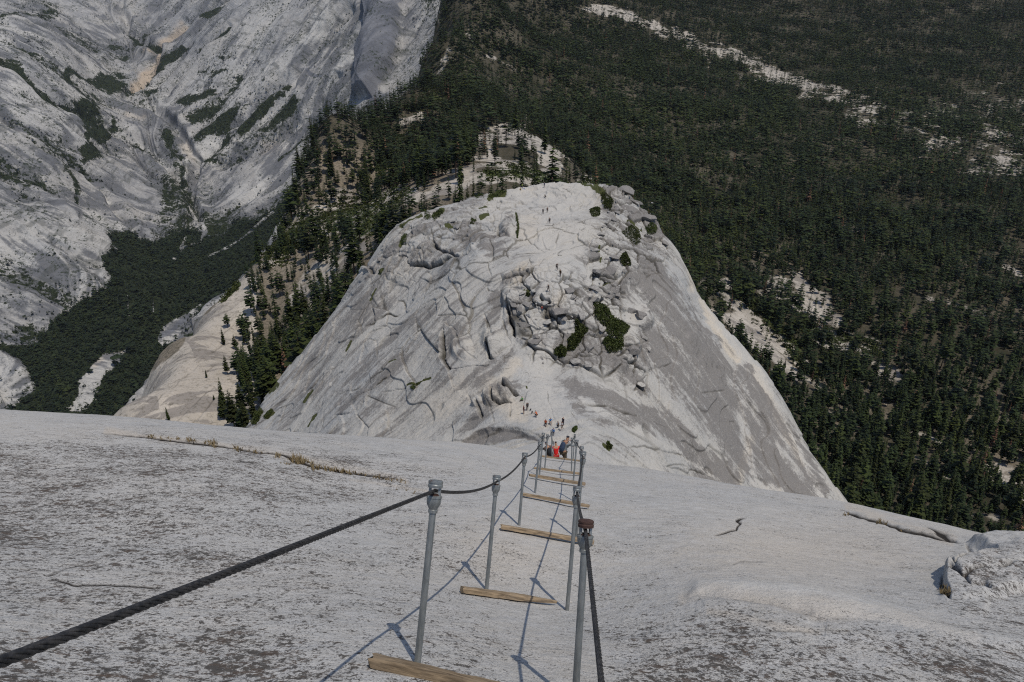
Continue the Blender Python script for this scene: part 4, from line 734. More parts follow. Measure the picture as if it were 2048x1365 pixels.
stroke(U, V, mk['w'], [(Q([(945, 290), (1000, 230), (1080, 170)]), 8, .75), (Q([(780, 510), (860, 440), (930, 380), (945, 320)]), 7, .8), (Q([(1060, 800), (1100, 960)]), 9, .6), (Q([(1540, 880), (1640, 860), (1740, 780)]), 14, .3), (zm(0, 400, 2.926, [(560, 960), (620, 900), (720, 880)]), 6, .6), (Q([(860, 310), (940, 350)]), 5, .6), (Q([(760, 660), (860, 700)]), 8, .4)], wob)
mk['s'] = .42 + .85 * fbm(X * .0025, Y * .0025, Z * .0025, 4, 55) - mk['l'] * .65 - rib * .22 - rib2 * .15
mk['v'] = np.maximum(mk['v'], .52 * sstep(-.25, -1.1, rib + .35 * rib2 + .8 * fbm(X * .003, Y * .003, Z * .003, 2, 15)) * (1 - fl))
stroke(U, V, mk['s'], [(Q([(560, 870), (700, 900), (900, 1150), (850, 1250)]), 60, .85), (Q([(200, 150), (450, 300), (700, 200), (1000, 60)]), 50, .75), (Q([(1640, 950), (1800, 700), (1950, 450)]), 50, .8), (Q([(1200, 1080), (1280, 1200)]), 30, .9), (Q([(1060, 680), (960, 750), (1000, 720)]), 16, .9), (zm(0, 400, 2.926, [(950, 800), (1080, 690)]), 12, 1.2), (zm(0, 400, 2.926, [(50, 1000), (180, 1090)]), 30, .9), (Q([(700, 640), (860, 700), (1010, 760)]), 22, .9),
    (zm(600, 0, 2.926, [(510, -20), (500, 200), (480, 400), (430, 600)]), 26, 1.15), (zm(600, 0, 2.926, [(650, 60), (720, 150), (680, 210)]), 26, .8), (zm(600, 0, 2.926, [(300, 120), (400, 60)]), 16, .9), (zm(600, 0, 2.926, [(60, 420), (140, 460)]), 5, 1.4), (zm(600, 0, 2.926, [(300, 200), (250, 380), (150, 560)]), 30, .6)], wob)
# creases and the standing pillar
for pts, w, dep in [(Q([(0, 400), (200, 520), (400, 650), (650, 780), (900, 900), (1060, 1080), (1170, 1290)]), 10, 34), (Q([(0, 690), (280, 900), (500, 1010), (650, 1200), (780, 1350)]), 7, 22), (Q([(940, 320), (860, 460), (740, 560), (900, 640), (1060, 800), (1160, 980), (1130, 1150)]), 9, 30), (Q([(1180, 940), (1330, 760), (1600, 560), (1760, 400), (1900, 200), (2040, 60)]), 10, 34), (Q([(1420, 840), (1700, 560), (1760, 420)]), 6, 18),
                    (Q([(1300, 980), (1560, 860), (1800, 700), (2000, 480)]), 9, 22), (Q([(560, 340), (420, 240), (250, 130)]), 8, 24), (Q([(700, 30), (760, 200), (930, 300)]), 8, 30), (Q([(930, 290), (1100, 150), (1350, 0)]), 9, 30), (Q([(0, 1000), (200, 1100), (400, 1300)]), 6, 16), (Q([(1000, 560), (1190, 290), (1350, 160)]), 5, 12)]:
    idx = box_idx(U, V, pts, w * 4); d, s, t = seg_dist(U[idx] + wob[0][idx] * 1.4, V[idx] + wob[1][idx] * 1.4, pts); H[idx] -= dep * np.exp(-(d / w) ** 2)
    H[idx] += dep * .5 * np.exp(-((d - w * 2) / w) ** 2)
pil = zm(600, 0, 2.926, [(400, -200), (410, 0), (405, 200), (395, 420), (370, 600), (450, 605), (520, 480), (590, 300), (610, 0), (610, -200)])
a, sdp = poly_soft(U + wob[0] * .15, V + wob[1] * .15, pil, 2.5); H += a * 70 + sstep(0, 25, sdp) * 40; PIL = a
st = lic(vnoise(X * .14, Y * .14, Z * .14, 77) + .9 * vnoise(X * .05, Y * .05, Z * .05, 78) + .5 * vnoise(X * .015, Y * .015, Z * .015, 79), G, N, 20)
q = ridged(X * .006, Y * .006, Z * .03, 4, 88); crack += .5 * sstep(.62, .75, q) * (1 - fl) * sstep(0, .4, fbm(X * .004, Y * .004, Z * .004, 2, 89) + .2)
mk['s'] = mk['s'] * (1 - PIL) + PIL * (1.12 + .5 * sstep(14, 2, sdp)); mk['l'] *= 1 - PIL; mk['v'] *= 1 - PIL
CAN = dict(U=U, V=V, G=G, veg=mk['v'].copy(), fl=fl * (1 - bare), N=N, H=H)
finish('canyon_wall', U, V, G, N, H, mk, crack, 'canyon', st)
# ------------------------------------------------------------------ mesh builders
class MB:
    def __init__(s): s.v, s.f = [], []
    def ring_tube(s, pts, rads, n=10, cap=True, frame=None):
        """tube through points with a radius each"""
        pts = [Vector(p) for p in pts]; b = len(s.v); m = len(pts); up = Vector((0, 0, 1)) if frame is None else frame
        for i, p in enumerate(pts):
            t = (pts[min(i + 1, m - 1)] - pts[max(i - 1, 0)])
            t = t.normalized() if t.length > 1e-9 else Vector((0, 0, 1))
            a = up if abs(t.dot(up)) < .95 else Vector((1, 0, 0))
            x = t.cross(a).normalized(); y = t.cross(x)
            for k in range(n):
                q = 2 * math.pi * k / n; s.v.append(p + (x * math.cos(q) + y * math.sin(q)) * rads[i])
        for i in range(m - 1):
            for k in range(n):
                k2 = (k + 1) % n; s.f.append((b + i * n + k, b + i * n + k2, b + (i + 1) * n + k2, b + (i + 1) * n + k))
        if cap:
            s.f.append(tuple(b + k for k in range(n))[::-1]); s.f.append(tuple(b + (m - 1) * n + k for k in range(n)))
        return s
    def lathe(s, prof, n=20, c=(0, 0)):
        """profile of (radius, z) turned about the upright axis"""
        b = len(s.v)
        for r, z in prof:
            for k in range(n):
                q = 2 * math.pi * k / n; s.v.append(Vector((c[0] + r * math.cos(q), c[1] + r * math.sin(q), z)))
        for i in range(len(prof) - 1):
            for k in range(n):
                k2 = (k + 1) % n; s.f.append((b + i * n + k, b + i * n + k2, b + (i + 1) * n + k2, b + (i + 1) * n + k))
        s.f.append(tuple(b + k for k in range(n))[::-1]); s.f.append(tuple(b + (len(prof) - 1) * n + k for k in range(n)))
        return s
    def build(s, name, mat, parent=None, smooth=True):
        me = bpy.data.meshes.new(name); me.from_pydata([tuple(v) for v in s.v], [], s.f); me.materials.append(mat)
        me.polygons.foreach_set('use_smooth', [smooth] * len(me.polygons)); me.update()
        if smooth:
            try: me.set_sharp_from_angle(angle=R(40))
            except Exception: pass
        o = bpy.data.objects.new(name, me); C.objects.link(o)
        if parent is not None: o.parent = parent
        return o

# ------------------------------------------------------------------ steel cable posts
POLE_L = 1.12
def make_pole(cap_mat='steel', rust_ring=True):
    root = empty('steel_post'); L = POLE_L
    MB().ring_tube([(0, 0, z) for z in (-.05, .1, .4, .7, L - .185)], [.0195] * 5, 16).build('shaft', M['steel'], root)
    MB().lathe([(.0195, L - .205), (.0265, L - .203), (.0275, L - .185), (.0245, L - .182), (.029, L - .170), (.039, L - .150), (.042, L - .130), (.042, L - .112), (.045, L - .110), (.045, L - .098), (.036, L - .094)], 24).build('collar', M['steel'], root)
    MB().lathe([(.031, L - .097), (.031, L - .086), (.020, L - .085)], 20).build('rusty_ring', M['rust'], root)
    for sx in (-1, 1):
        f = MB(); q = [(sx * .027 + dx, dy) for dx, dy in ((-.007, -.017), (.006 * 1, -.014), (.009, 0), (.006, .014), (-.007, .017), (-.004, 0))] if sx > 0 else [(sx * .027 - dx, dy) for dx, dy in ((-.007, -.017), (.006, -.014), (.009, 0), (.006, .014), (-.007, .017), (-.004, 0))]
        n = len(q)
        for z in (L - .092, L - .060, L - .036): f.v += [Vector((x, y, z)) for x, y in q]
        for i in range(2):
            for k in range(n): f.f.append((i * n + k, i * n + (k + 1) % n, (i + 1) * n + (k + 1) % n, (i + 1) * n + k))
        f.build('fork', M[cap_mat] if cap_mat == 'steel' else M['steel'], root)
    MB().lathe([(.038, L - .046), (.0425, L - .045), (.0435, L - .030), (.041, L - .027), (.041, L - .018), (.043, L - .016), (.0425, L - .006), (.036, L), (.018, L + .002), (.004, L + .003)], 24).build('cap', M[cap_mat], root)
    return root
SLOT = POLE_L - .066
# (side, base u, base v, distance, head u, head v)
POSTS = [('L', 835, 1325, 3.95, 872, 961), ('L', 973, 1178, 6.9, 994, 951), ('L', 1038, 1052, 9.9, 1050, 906), ('L', 1070, 987, 13.0, 1080, 887), ('L', 1078.6, 951, 16.3, 1087, 866), ('L', 1089.6, 936, 20.0, 1095, 874), ('L', 1104, 916, 25.5, 1103, 861), ('L', 1106, 926, 33.0, 1106.5, 882),
         ('R', 1150, 1402, 3.72, 1172, 1047), ('R', 1135, 1211, 6.72, 1155, 973), ('R', 1153, 1076, 9.8, 1167, 903), ('R', 1158, 1008, 12.9, 1163.5, 893), ('R', 1146.7, 963, 16.3, 1154, 880), ('R', 1143, 943, 20.0, 1144, 881), ('R', 1146, 922, 25.0, 1149.7, 870), ('R', 1134, 934, 34.0, 1133, 896)]
side_word = {'L': 'left', 'R': 'right'}
order_word = ['nearest', 'second nearest', 'third nearest', 'fourth nearest', 'fifth nearest', 'sixth nearest', 'seventh nearest', 'farthest visible']
proto = make_pole(); proto_r = make_pole('rust')
slots = {'L': [], 'R': []}; cnt = {'L': 0, 'R': 0}; first = True
for sd_, bu, bv, bd, hu, hv in POSTS:
    rusty = (sd_ == 'R' and cnt['R'] == 0)
    o = proto_r if rusty else (proto if first else copy_tree(proto))
    if not rusty: first = False
    b = P(bu, bv, bd); ray = P(hu, hv, 1.0).normalized()
    n = Vector((.07, math.sin(R(31)), math.cos(R(31)))).normalized()
    want = b + n * POLE_L; t = want.dot(ray); top = ray * t
    ax = (top - b); ln = ax.length; ax.normalize()
    x = Vector((1, .06, 0)); y = ax.cross(x).normalized(); x = y.cross(ax).normalized()
    mw = Matrix((x, y, ax)).transposed().to_4x4(); mw.translation = b
    o.matrix_world = mw; sc_ = min(max(ln / POLE_L, .85), 1.18); o.scale = (1, 1, sc_)
    k = cnt[sd_]; cnt[sd_] += 1
    extra = {('L', 0): ' with a grey domed cap', ('R', 0): ' with a rusty brown cap', ('R', 1): ', pulled out of its hole'}.get((sd_, k), '')
    tag(o, 'galvanised cable post, %s of the %s row%s' % (order_word[k], side_word[sd_], extra), 'post', 'steel posts holding the handrail cables')
    slots[sd_].append(b + ax * (SLOT * sc_))

# ------------------------------------------------------------------ wire rope handrails
def catenary(pts, sag, per=1.0):
    out = []
    for a, b in zip(pts[:-1], pts[1:]):
        n = max(6, int((b - a).length * 9))
        for i in range(n):
            t = i / n; out.append(a.lerp(b, t) - Vector((0, 0, 1)) * sag * (b - a).length * 4 * t * (1 - t) / 3)
    out.append(pts[-1]); return out
def resample(pts, step):
    L = [0]
    for a, b in zip(pts[:-1], pts[1:]): L.append(L[-1] + (b - a).length)
    arr = np.array([tuple(p) for p in pts]); s = np.arange(0, L[-1], step)
    q = np.stack([np.interp(s, L, arr[:, k]) for k in range(3)], 1)
    ker = np.ones(5) / 5; pad = np.pad(q, ((2, 2), (0, 0)), mode='edge')
    return np.stack([np.convolve(pad[:, k], ker, 'valid') for k in range(3)], 1), s
def wire_rope(name, pts, label, rad=.0105):
    c, s = resample(pts, .012); t = np.gradient(c, axis=0); t /= np.linalg.norm(t, axis=1, keepdims=True)
    up = np.array([0, 0, 1.0]); x = np.cross(t, up); x /= np.linalg.norm(x, axis=1, keepdims=True); y = np.cross(t, x)
    V_, F_ = [], []; n = 7; base = 0; m = len(c)
    for k in range(6):
        ph = 2 * math.pi * k / 6 + s * (2 * math.pi / .155)
        off = (x * np.cos(ph)[:, None] + y * np.sin(ph)[:, None]); ctr = c + off * rad * .66
        for j in range(n):
            q = 2 * math.pi * j / n; V_.append(ctr + (x * math.cos(q) + y * math.sin(q)) * rad * .40)
        i = np.arange(m - 1)
        for j in range(n):
            j2 = (j + 1) % n; F_.append(np.stack([base + j * m + i, base + j2 * m + i, base + j2 * m + i + 1, base + j * m + i + 1], -1))
        base += n * m
    o = mesh_np(name, np.concatenate(V_), np.concatenate(F_), M['rope'])
    tag(o, label, 'cable', 'handrail cables of twisted steel wire'); return o
Lp = [P(-900, 1560, .62), P(-330, 1452, .85), P(0, 1325, 1.16)] + slots['L']
Rp = [P(1290, 1950, 1.15), P(1203, 1365, 2.15)] + slots['R']
lc = catenary([Lp[2]] + slots['L'], .055); lc = [Lp[0], Lp[1]] + [Lp[2].lerp(slots['L'][0], i / 30) for i in range(30)] + lc[int((slots['L'][0] - Lp[2]).length * 9):]
wire_rope('handrail_cable', lc, 'dark twisted wire cable through the left posts, crossing the lower left of the view')
wire_rope('handrail_cable', [Rp[0].lerp(Rp[1], i / 10) for i in range(10)] + [Rp[1].lerp(slots['R'][0], i / 16) for i in range(16)] + catenary(slots['R'], .04), 'dark twisted wire cable through the right posts, running down past the rusty capped post')

# ------------------------------------------------------------------ wooden foot boards
def board(a, b, w, h, label, taper=(1, 1), seed=0, lift=0.0):
    def front(p):                                         # rest on the rock, never inside it
        u_, v_, d_ = proj(np.array(p)); q_, n_, ds = snap('rock_slab', u_, v_)
        return P(u_, v_, min(max(ds, d_ * .93), d_ * 1.1) * .999)
    a, b = front(a), front(b); ax = b - a; L = ax.length; ax.normalize()
    nrm = Vector((.12, math.sin(R(31)), math.cos(R(31)))); y = nrm.cross(ax).normalized(); z = ax.cross(y)
    rnd = random.Random(seed); n = 26; bm_v, bm_f = [], []
    prof = [(-.5, -.45), (-.36, -.5), (.36, -.5), (.5, -.42), (.5, .30), (.38, .46), (.1, .5), (-.2, .48), (-.42, .42), (-.5, .25)]
    m = len(prof)
    for i in range(n + 1):
        t = i / n; e = 1.0
        if taper[0] < 1: e *= taper[0] + (1 - taper[0]) * min(1, t / .18)
        if taper[1] < 1: e *= taper[1] + (1 - taper[1]) * min(1, (1 - t) / .42) ** .8
        wv = math.sin(t * 9 + seed) * .03 + math.sin(t * 23 + seed * 2) * .018
        for j, (p, q) in enumerate(prof):
            jx = (rnd.random() - .5) * .05; end = (rnd.random() - .5) * .03 if i in (0, n) else 0
            bm_v.append(((t - .5) * L + end, (p * e + wv + jx) * w, (q * (e * .6 + .4) + jx) * h))
    for i in range(n):
        for j in range(m): bm_f.append((i * m + j, (i + 1) * m + j, (i + 1) * m + (j + 1) % m, i * m + (j + 1) % m))
    bm_f.append(tuple(range(m))); bm_f.append(tuple(n * m + j for j in range(m))[::-1])
    me = bpy.data.meshes.new('wooden_board'); me.from_pydata(bm_v, [], bm_f); me.materials.append(M['wood']); me.update()
    me.polygons.foreach_set('use_smooth', [True] * len(me.polygons)); me.set_sharp_from_angle(angle=R(32))
    o = bpy.data.objects.new('wooden_board', me); C.objects.link(o)
    mw = Matrix((ax, y, z)).transposed().to_4x4(); mw.translation = (a + b) / 2 + z * (h * .4 + lift); o.matrix_world = mw
    tag(o, label, 'board', 'wooden foot boards between the posts'); return o
board(P(744, 1330, 3.86), P(1168, 1432, 3.6), .085, .062, 'thick weathered board nearest the viewer, at the foot of the first left post', (.92, .9), 1)
board(P(923, 1184, 6.82), P(1112, 1209, 6.7), .085, .055, 'short weathered board with a split pointed right end', (.85, .12), 2)
board(P(1001, 1057, 9.8), P(1186, 1088, 9.55), .09, .06, 'yellow brown board third from the viewer, wide and square ended', (1, 1), 3)
board(P(1044, 991, 12.9), P(1177, 1015, 12.65), .10, .055, 'brown board fourth from the viewer, at the foot of the fourth left post', (1, 1), 4)
board(P(1058, 953, 16.2), P(1169.5, 971, 15.9), .10, .07, 'pale yellow board fifth from the viewer with a narrow left end', (.5, 1), 5)
board(P(1067.5, 938, 19.8), P(1159, 949.5, 19.5), .10, .06, 'pale yellow board sixth from the viewer', (.6, 1), 6)
board(P(1083, 914, 24.6), P(1160, 923.5, 24.3), .11, .06, 'dark brown board farthest away, below the climbing hikers', (1, 1), 7)

# ------------------------------------------------------------------ boulders
def icos(sub):
    bm = bmesh.new(); bmesh.ops.create_icosphere(bm, subdivisions=sub, radius=1.0)
    v = np.array([tuple(x.co) for x in bm.verts]); f = np.array([[q.index for q in x.verts] for x in bm.faces]); bm.free(); return v, f
IV, IF = icos(4)
def boulder(u, v, rpx, label, dark=.3, seed=0, flat=.7, mat='dome', layer='granite_dome', group=None, ang=.35, sink=.5, wide=1.0):
    p, n, d = snap(layer, u, v); r = rpx / FPX * d
    rs = np.random.RandomState(seed); q = IV.copy()
    for k in range(13):                                  # planes cut the ball into a block
        a = rs.normal(size=3); a /= np.linalg.norm(a); c = rs.uniform(.42, .80); t = q @ a; q -= np.outer(np.maximum(t - c, 0) * .97, a)
    o = rs.uniform(0, 99, 3); s = q * 1.7 + o
    q *= 1 + .05 * fbm(s[:, 0], s[:, 1], s[:, 2], 4, seed)[:, None] + .05 * ridged(s[:, 0] * 2.5, s[:, 1] * 2.5, s[:, 2] * 2.5, 3, seed)[:, None]
    q *= np.array([wide * rs.uniform(.9, 1.15), rs.uniform(.8, 1.1), flat * rs.uniform(.85, 1.15)]); th = rs.uniform(-ang, ang) * 3
    c_, s_ = math.cos(th), math.sin(th); q = np.stack([q[:, 0] * c_ - q[:, 1] * s_, q[:, 0] * s_ + q[:, 1] * c_, q[:, 2]], 1)
    nn = (n + Vector((0, 0, 1))).normalized(); rot = np.array(nn.to_track_quat('Z', 'Y').to_matrix()); q = (q * r) @ rot.T
    q += np.array(p + n * r * flat * (.5 - sink))
    m4 = np.zeros((len(q), 4)); m4[:, 0] = dark * 1.35 + .12; m4[:, 3] = rs.uniform(0, .3) * (dark < .4)
    o = mesh_np('boulder', q, IF, M[mat], {'mask': m4, 'crack': np.zeros(len(q)), 'streak': np.zeros(len(q)) + .1})
    o.data.set_sharp_from_angle(angle=R(28))
    tag(o, label, 'boulder', group); return o
G1 = 'boulders strewn over the crest of the dome'
BO = [(B, 910, 790, 62, .55, 'large rounded grey boulder right of the upper boulder field'), (B, 785, 790, 50, .45, 'tall brownish boulder left of the large rounded one'), (B, 1022, 785, 28, .45, 'narrow upright boulder below the small round shrub'), (B, 1050, 835, 24, .5, 'small dark boulder at the foot of the upright one'),
      (B, 785, 935, 55, .35, 'pale boulder with an overhanging lip in the boulder field'), (B, 962, 925, 36, .6, 'dark squarish boulder above the big dark shrub'), (B, 895, 1000, 40, .5, 'grey block above the top of the big dark shrub'), (B, 965, 990, 32, .5, 'small grey block beside the pale gully'),
      (B, 770, 1020, 58, .45, 'broad flat slab boulder with shadow under its edge'), (B, 560, 950, 66, .5, 'wide dark boulder in the middle of the boulder field'), (B, 478, 1120, 72, .75, 'big crumbly dark boulder overhanging the path'), (B, 222, 1058, 50, .4, 'grey boulder left of the hiker in red'),
      (B, 240, 1140, 42, .1, 'pale angular boulder below the grey one, left of the path'), (B, 192, 1225, 56, .6, 'dark square boulder lower left of the boulder field'), (B, 112, 1065, 40, .75, 'dark brown boulder at the left edge of the boulder field'), (B, 165, 1105, 34, .6, 'small brown boulder between two larger ones'),
      (B, 272, 950, 26, .1, 'small smooth pale boulder beside a brown bush'), (B, 190, 965, 38, .2, 'pale blocky boulder left of the brown bush'), (B, 822, 490, 56, .3, 'rounded boulder high on the crest right of the path'), (B, 860, 425, 38, .3, 'boulder just under the crest line'),
      (B, 940, 670, 42, .45, 'striped boulder left of the small round shrub'), (B, 870, 695, 34, .5, 'dark boulder below the cracked crest'), (B, 775, 620, 42, .3, 'pale boulder at the upper end of the boulder field'), (B, 1150, 1150, 64, .65, 'large dark rugged boulder beside the big dark shrub'),
      (B, 1085, 1110, 50, .55, 'dark boulder left of the large rugged one'), (B, 640, 1040, 44, .25, 'pale rounded boulder right of the crumbly one'), (B, 600, 1000, 30, .4, 'small grey boulder above the pale rounded one'), (B, 395, 1210, 36, .2, 'pale leaning slab beside the path'),
      (B, 295, 1325, 44, .55, 'dark rounded boulder in the lower boulder field'), (B, 545, 885, 44, .2, 'flat pale boulder with a dark crack at its edge'), (B, 370, 1050, 34, .25, 'pale boulder just above the hiker in red'), (B, 490, 655, 22, .1, 'small pale block lying in the middle of the crest'),
      (B, 1030, 130, 100, .45, 'rounded outcrop boulder at the top right corner of the dome'), (B, 1065, 290, 84, .55, 'smooth brown boulder on the right shoulder of the dome'), (B, 1205, 345, 78, .45, 'light brown boulder at the right edge of the dome'), (B, 1120, 225, 62, .6, 'dark boulder between the outcrop and the light brown boulder'),
      (B, 1350, 560, 36, .5, 'grey boulder on the right edge below the edge bush'), (B, 680, 835, 40, .2, 'pale boulder with yellowish face'), (B, 940, 370, 34, .45, 'flat grey block near the right crest'), (B, 960, 310, 30, .45, 'small flat block under the top right bush'),
      (E, 610, 330, 46, .5, 'squarish grey boulder left of the big dark shrub'), (E, 900, 345, 58, .8, 'broad dark block below the right side of the big dark shrub'), (E, 245, 280, 46, .65, 'lone dark knobby boulder on pale rock above the saddle'), (E, 510, 425, 42, .3, 'pale boulder at the lower edge of the boulder field'),
      (E, 600, 440, 38, .3, 'rounded pale boulder below the squarish one'), (E, 285, 400, 14, .6, 'small cluster stone above the saddle'), (E, 290, 430, 13, .5, 'small stone at the top of the saddle slab'), (E, 690, 200, 40, .3, 'tall pale slab between the two dark shrubs'), (E, 960, 580, 34, .15, 'pale triangular flake standing on the right slope'),
      (E, 560, 110, 40, .3, 'pale block above the middle dark shrub'), (E, 980, 260, 40, .35, 'grey boulder right of the broad dark block'), (E, 1010, 330, 30, .3, 'pale boulder on the right of the boulder field'), (E, 430, 130, 26, .4, 'small boulder below the crumbly one'),
      (A, 1280, 430, 44, .45, 'grey boulder behind the big arched flake'), (A, 1350, 400, 38, .6, 'dark boulder at the upper end of the arched flake'), (A, 560, 760, 26, .5, 'block on the left edge of the dome'), (A, 660, 690, 44, .4, 'rounded block above the left edge of the dome'), (A, 1240, 380, 34, .3, 'pale boulder high on the left side of the dome')]
for k, (z, x, y, r, dk, lab) in enumerate(BO):
    s = 4.096 if z in (A, B) else 3.413
    (u, v), = z([(x, y)]); boulder(u, v, r / s, lab, dk, 100 + k, .46, group=G1, wide=1.05)
rr = random.Random(5)
for k in range(80):                                       # small loose blocks of the boulder field
    x, y = rr.choice([(rr.uniform(820, 1010), rr.uniform(560, 1000)), (rr.uniform(720, 900), rr.uniform(720, 1060)), (rr.uniform(150, 420), rr.uniform(860, 1340)), (rr.uniform(860, 1260), rr.uniform(180, 640)), (rr.uniform(1000, 1220), rr.uniform(1060, 1300)), (rr.uniform(560, 700), rr.uniform(940, 1260))])
    (u, v), = B([(x, y)]); boulder(u, v, rr.uniform(6, 17) / 4.096, 'small loose grey block among the larger boulders on the crest', rr.uniform(.1, .7), 300 + k, .6, group='small loose blocks on the crest of the dome')

# ------------------------------------------------------------------ leafy things
def leaf_cloud(n, rad, seed, size, flat=.6, up=.5):
    """n small leaf faces through a lumpy volume -> verts, quads, tint"""
    rs = np.random.RandomState(seed)
    lob = rs.normal(size=(7, 3)) * .45; lob[:, 2] = np.abs(lob[:, 2]) * .6
    c = lob[rs.randint(0, 7, n)] + (lambda a: a / np.linalg.norm(a, axis=1, keepdims=True) * (rs.uniform(.2, 1, (n, 1)) ** .4) * .55)(rs.normal(size=(n, 3)))
    c[:, 2] = np.abs(c[:, 2]) * flat; c *= rad
    a = rs.normal(size=(n, 3)); a[:, 2] = a[:, 2] * .5 + up; a /= np.linalg.norm(a, axis=1, keepdims=True)
    b = np.cross(a, rs.normal(size=(n, 3))); b /= np.linalg.norm(b, axis=1, keepdims=True); e = np.cross(a, b)
    s = size * rs.uniform(.6, 1.4, (n, 1)); V4 = np.stack([c - b * s, c - e * s * .5, c + b * s, c + e * s * .5], 1).reshape(-1, 3)
    return V4, np.arange(4 * n).reshape(n, 4), np.repeat(rs.uniform(0, 1, n), 4)
def shrub_area(poly, name, label, cat, layer, n, size, height, seed, mat='shrub', group=None, kind=None):
    """leafy mass covering an outline on a surface"""
    rs = np.random.RandomState(seed); L = LAY[layer]; Uu, Vv = L['u'], L['v']; a = np.array(poly)
    idx = np.nonzero((Uu > a[:, 0].min() - 6) & (Uu < a[:, 0].max() + 6) & (Vv > a[:, 1].min() - 6) & (Vv < a[:, 1].max() + 6))
    u, v = Uu[idx], Vv[idx]; g = L['G'][idx]; wb = fbm(g[:, 0] * .6, g[:, 1] * .6, g[:, 2] * .6, 3, seed) * 3.5
    ins, sdp = poly_soft(u + wb, v + wb, poly, 2); ok = np.nonzero(ins > .5)[0]
    if not len(ok): return None
    pick = ok[rs.randint(0, len(ok), n)]; c = g[pick].copy(); nn = L['N'][idx][pick]
    dome_h = height * np.sqrt(np.clip(sdp[pick] / 6.0, .08, 1)); lump = .55 + .45 * fbm(c[:, 0] * .9, c[:, 1] * .9, c[:, 2] * .9, 2, seed + 5) + .2
    hh = dome_h * lump * rs.uniform(0, 1, n) ** .5; c += nn * (hh * .5)[:, None]; c[:, 2] += hh * .5 + .05; c += rs.normal(size=c.shape) * size * .6
    a_ = rs.normal(size=(n, 3)); a_[:, 2] = a_[:, 2] * .6 + .4; a_ /= np.linalg.norm(a_, axis=1, keepdims=True)
    b = np.cross(a_, rs.normal(size=(n, 3))); b /= np.linalg.norm(b, axis=1, keepdims=True); e = np.cross(a_, b)
    s = size * rs.uniform(.6, 1.4, (n, 1)); V4 = np.stack([c - b * s, c - e * s * .6, c + b * s, c + e * s * .6], 1).reshape(-1, 3)
    o = mesh_np(name, V4, np.arange(4 * n).reshape(n, 4), M[mat], {'tint': np.repeat(rs.uniform(0, 1, n), 4)}, smooth=False)
    tag(o, label, cat, group, kind); return o
GS = 'dark green shrubs growing on the dome'
SH = [(E, [(640, 30), (720, 40), (760, 120), (880, 185), (840, 260), (830, 350), (740, 370), (700, 300), (740, 250), (700, 180), (640, 110)], 'largest dark green shrub sprawling down the boulder field', 9000),
      (E, [(520, 150), (600, 210), (560, 270), (500, 350), (460, 350), (460, 270), (510, 230)], 'dark green shrub left of the largest one, long and narrow', 4500), (E, [(375, 350), (420, 318), (460, 350), (440, 390), (380, 392)], 'small round dark shrub at the lower end of the boulder field', 1800),
      (B, [(725, 290), (780, 275), (822, 282), (822, 340), (750, 345)], 'isolated flat green shrub near the top right of the dome', 1800), (B, [(1000, 480), (1080, 420), (1150, 480), (1145, 575), (1090, 585), (1050, 530)], 'green shrub on the upper right side among stone slabs', 2800), (B, [(975, 690), (1020, 640), (1060, 700), (1078, 750), (1000, 750)], 'round shrub beside the upright boulder', 1800),
      (B, [(830, 160), (880, 160), (930, 220), (905, 290), (860, 285), (830, 230)], 'ragged green shrub under the top right outcrop', 2200), (B, [(1190, 440), (1240, 400), (1285, 430), (1272, 490), (1215, 495)], 'olive bush at the right edge of the dome', 1800), (A, [(1540, 190), (1620, 140), (1690, 140), (1640, 185)], 'low olive shrub near the top left of the dome', 1300),
      (A, [(1080, 350), (1120, 300), (1180, 300), (1150, 350), (1100, 380)], 'olive shrub on the upper left slope of the dome', 1400), (A, [(1010, 360), (1030, 300), (1065, 310), (1070, 370)], 'small upright dark bush on the upper left slope', 900), (A, [(820, 560), (850, 480), (880, 490), (870, 580)], 'small green bush low on the left slope of the dome', 900),
      (A, [(1400, 410), (1410, 365), (1440, 375), (1430, 410)], 'small brown bush above the arched flake', 600), (A, [(1440, 190), (1430, 120), (1480, 110), (1500, 180)], 'dark bush on the skyline of the dome at the left', 900), (Cc, [(15, 850), (40, 770), (85, 750), (80, 800), (40, 850)], 'green bush at the lower left foot of the dome', 1200),
      (Cc, [(95, 820), (110, 770), (160, 750), (140, 800)], 'smaller green bush beside the one at the foot of the dome', 800), (Cc, [(1090, 600), (1120, 580), (1145, 590), (1115, 615)], 'tiny green tuft in the long crack', 300), (B, [(210, 990), (225, 965), (250, 980), (245, 1005)], 'brown bush between pale boulders', 400),
      (E, [(500, 900), (505, 875), (525, 870), (525, 890), (510, 905)], 'small olive bush right of the saddle hikers', 500), (E, [(722, 1005), (740, 990), (765, 1000), (755, 1018), (730, 1018)], 'green tuft on pale rock right of the posts', 500), (E, [(722, 985), (735, 967), (745, 978), (740, 990)], 'smaller green tuft above the other one, right of the posts', 300),
      (B, [(130, 300), (145, 370), (150, 470), (140, 515), (130, 500), (138, 440), (128, 360)], 'thin brown bush line growing in a vertical crack', 700)]
for k, (z, p, lab, n) in enumerate(SH): shrub_area(z(p), 'shrub', lab, 'shrub', 'granite_dome', n, .17 if n > 1000 else .13, 1.5 if n > 1000 else .8, 400 + k, group=GS)

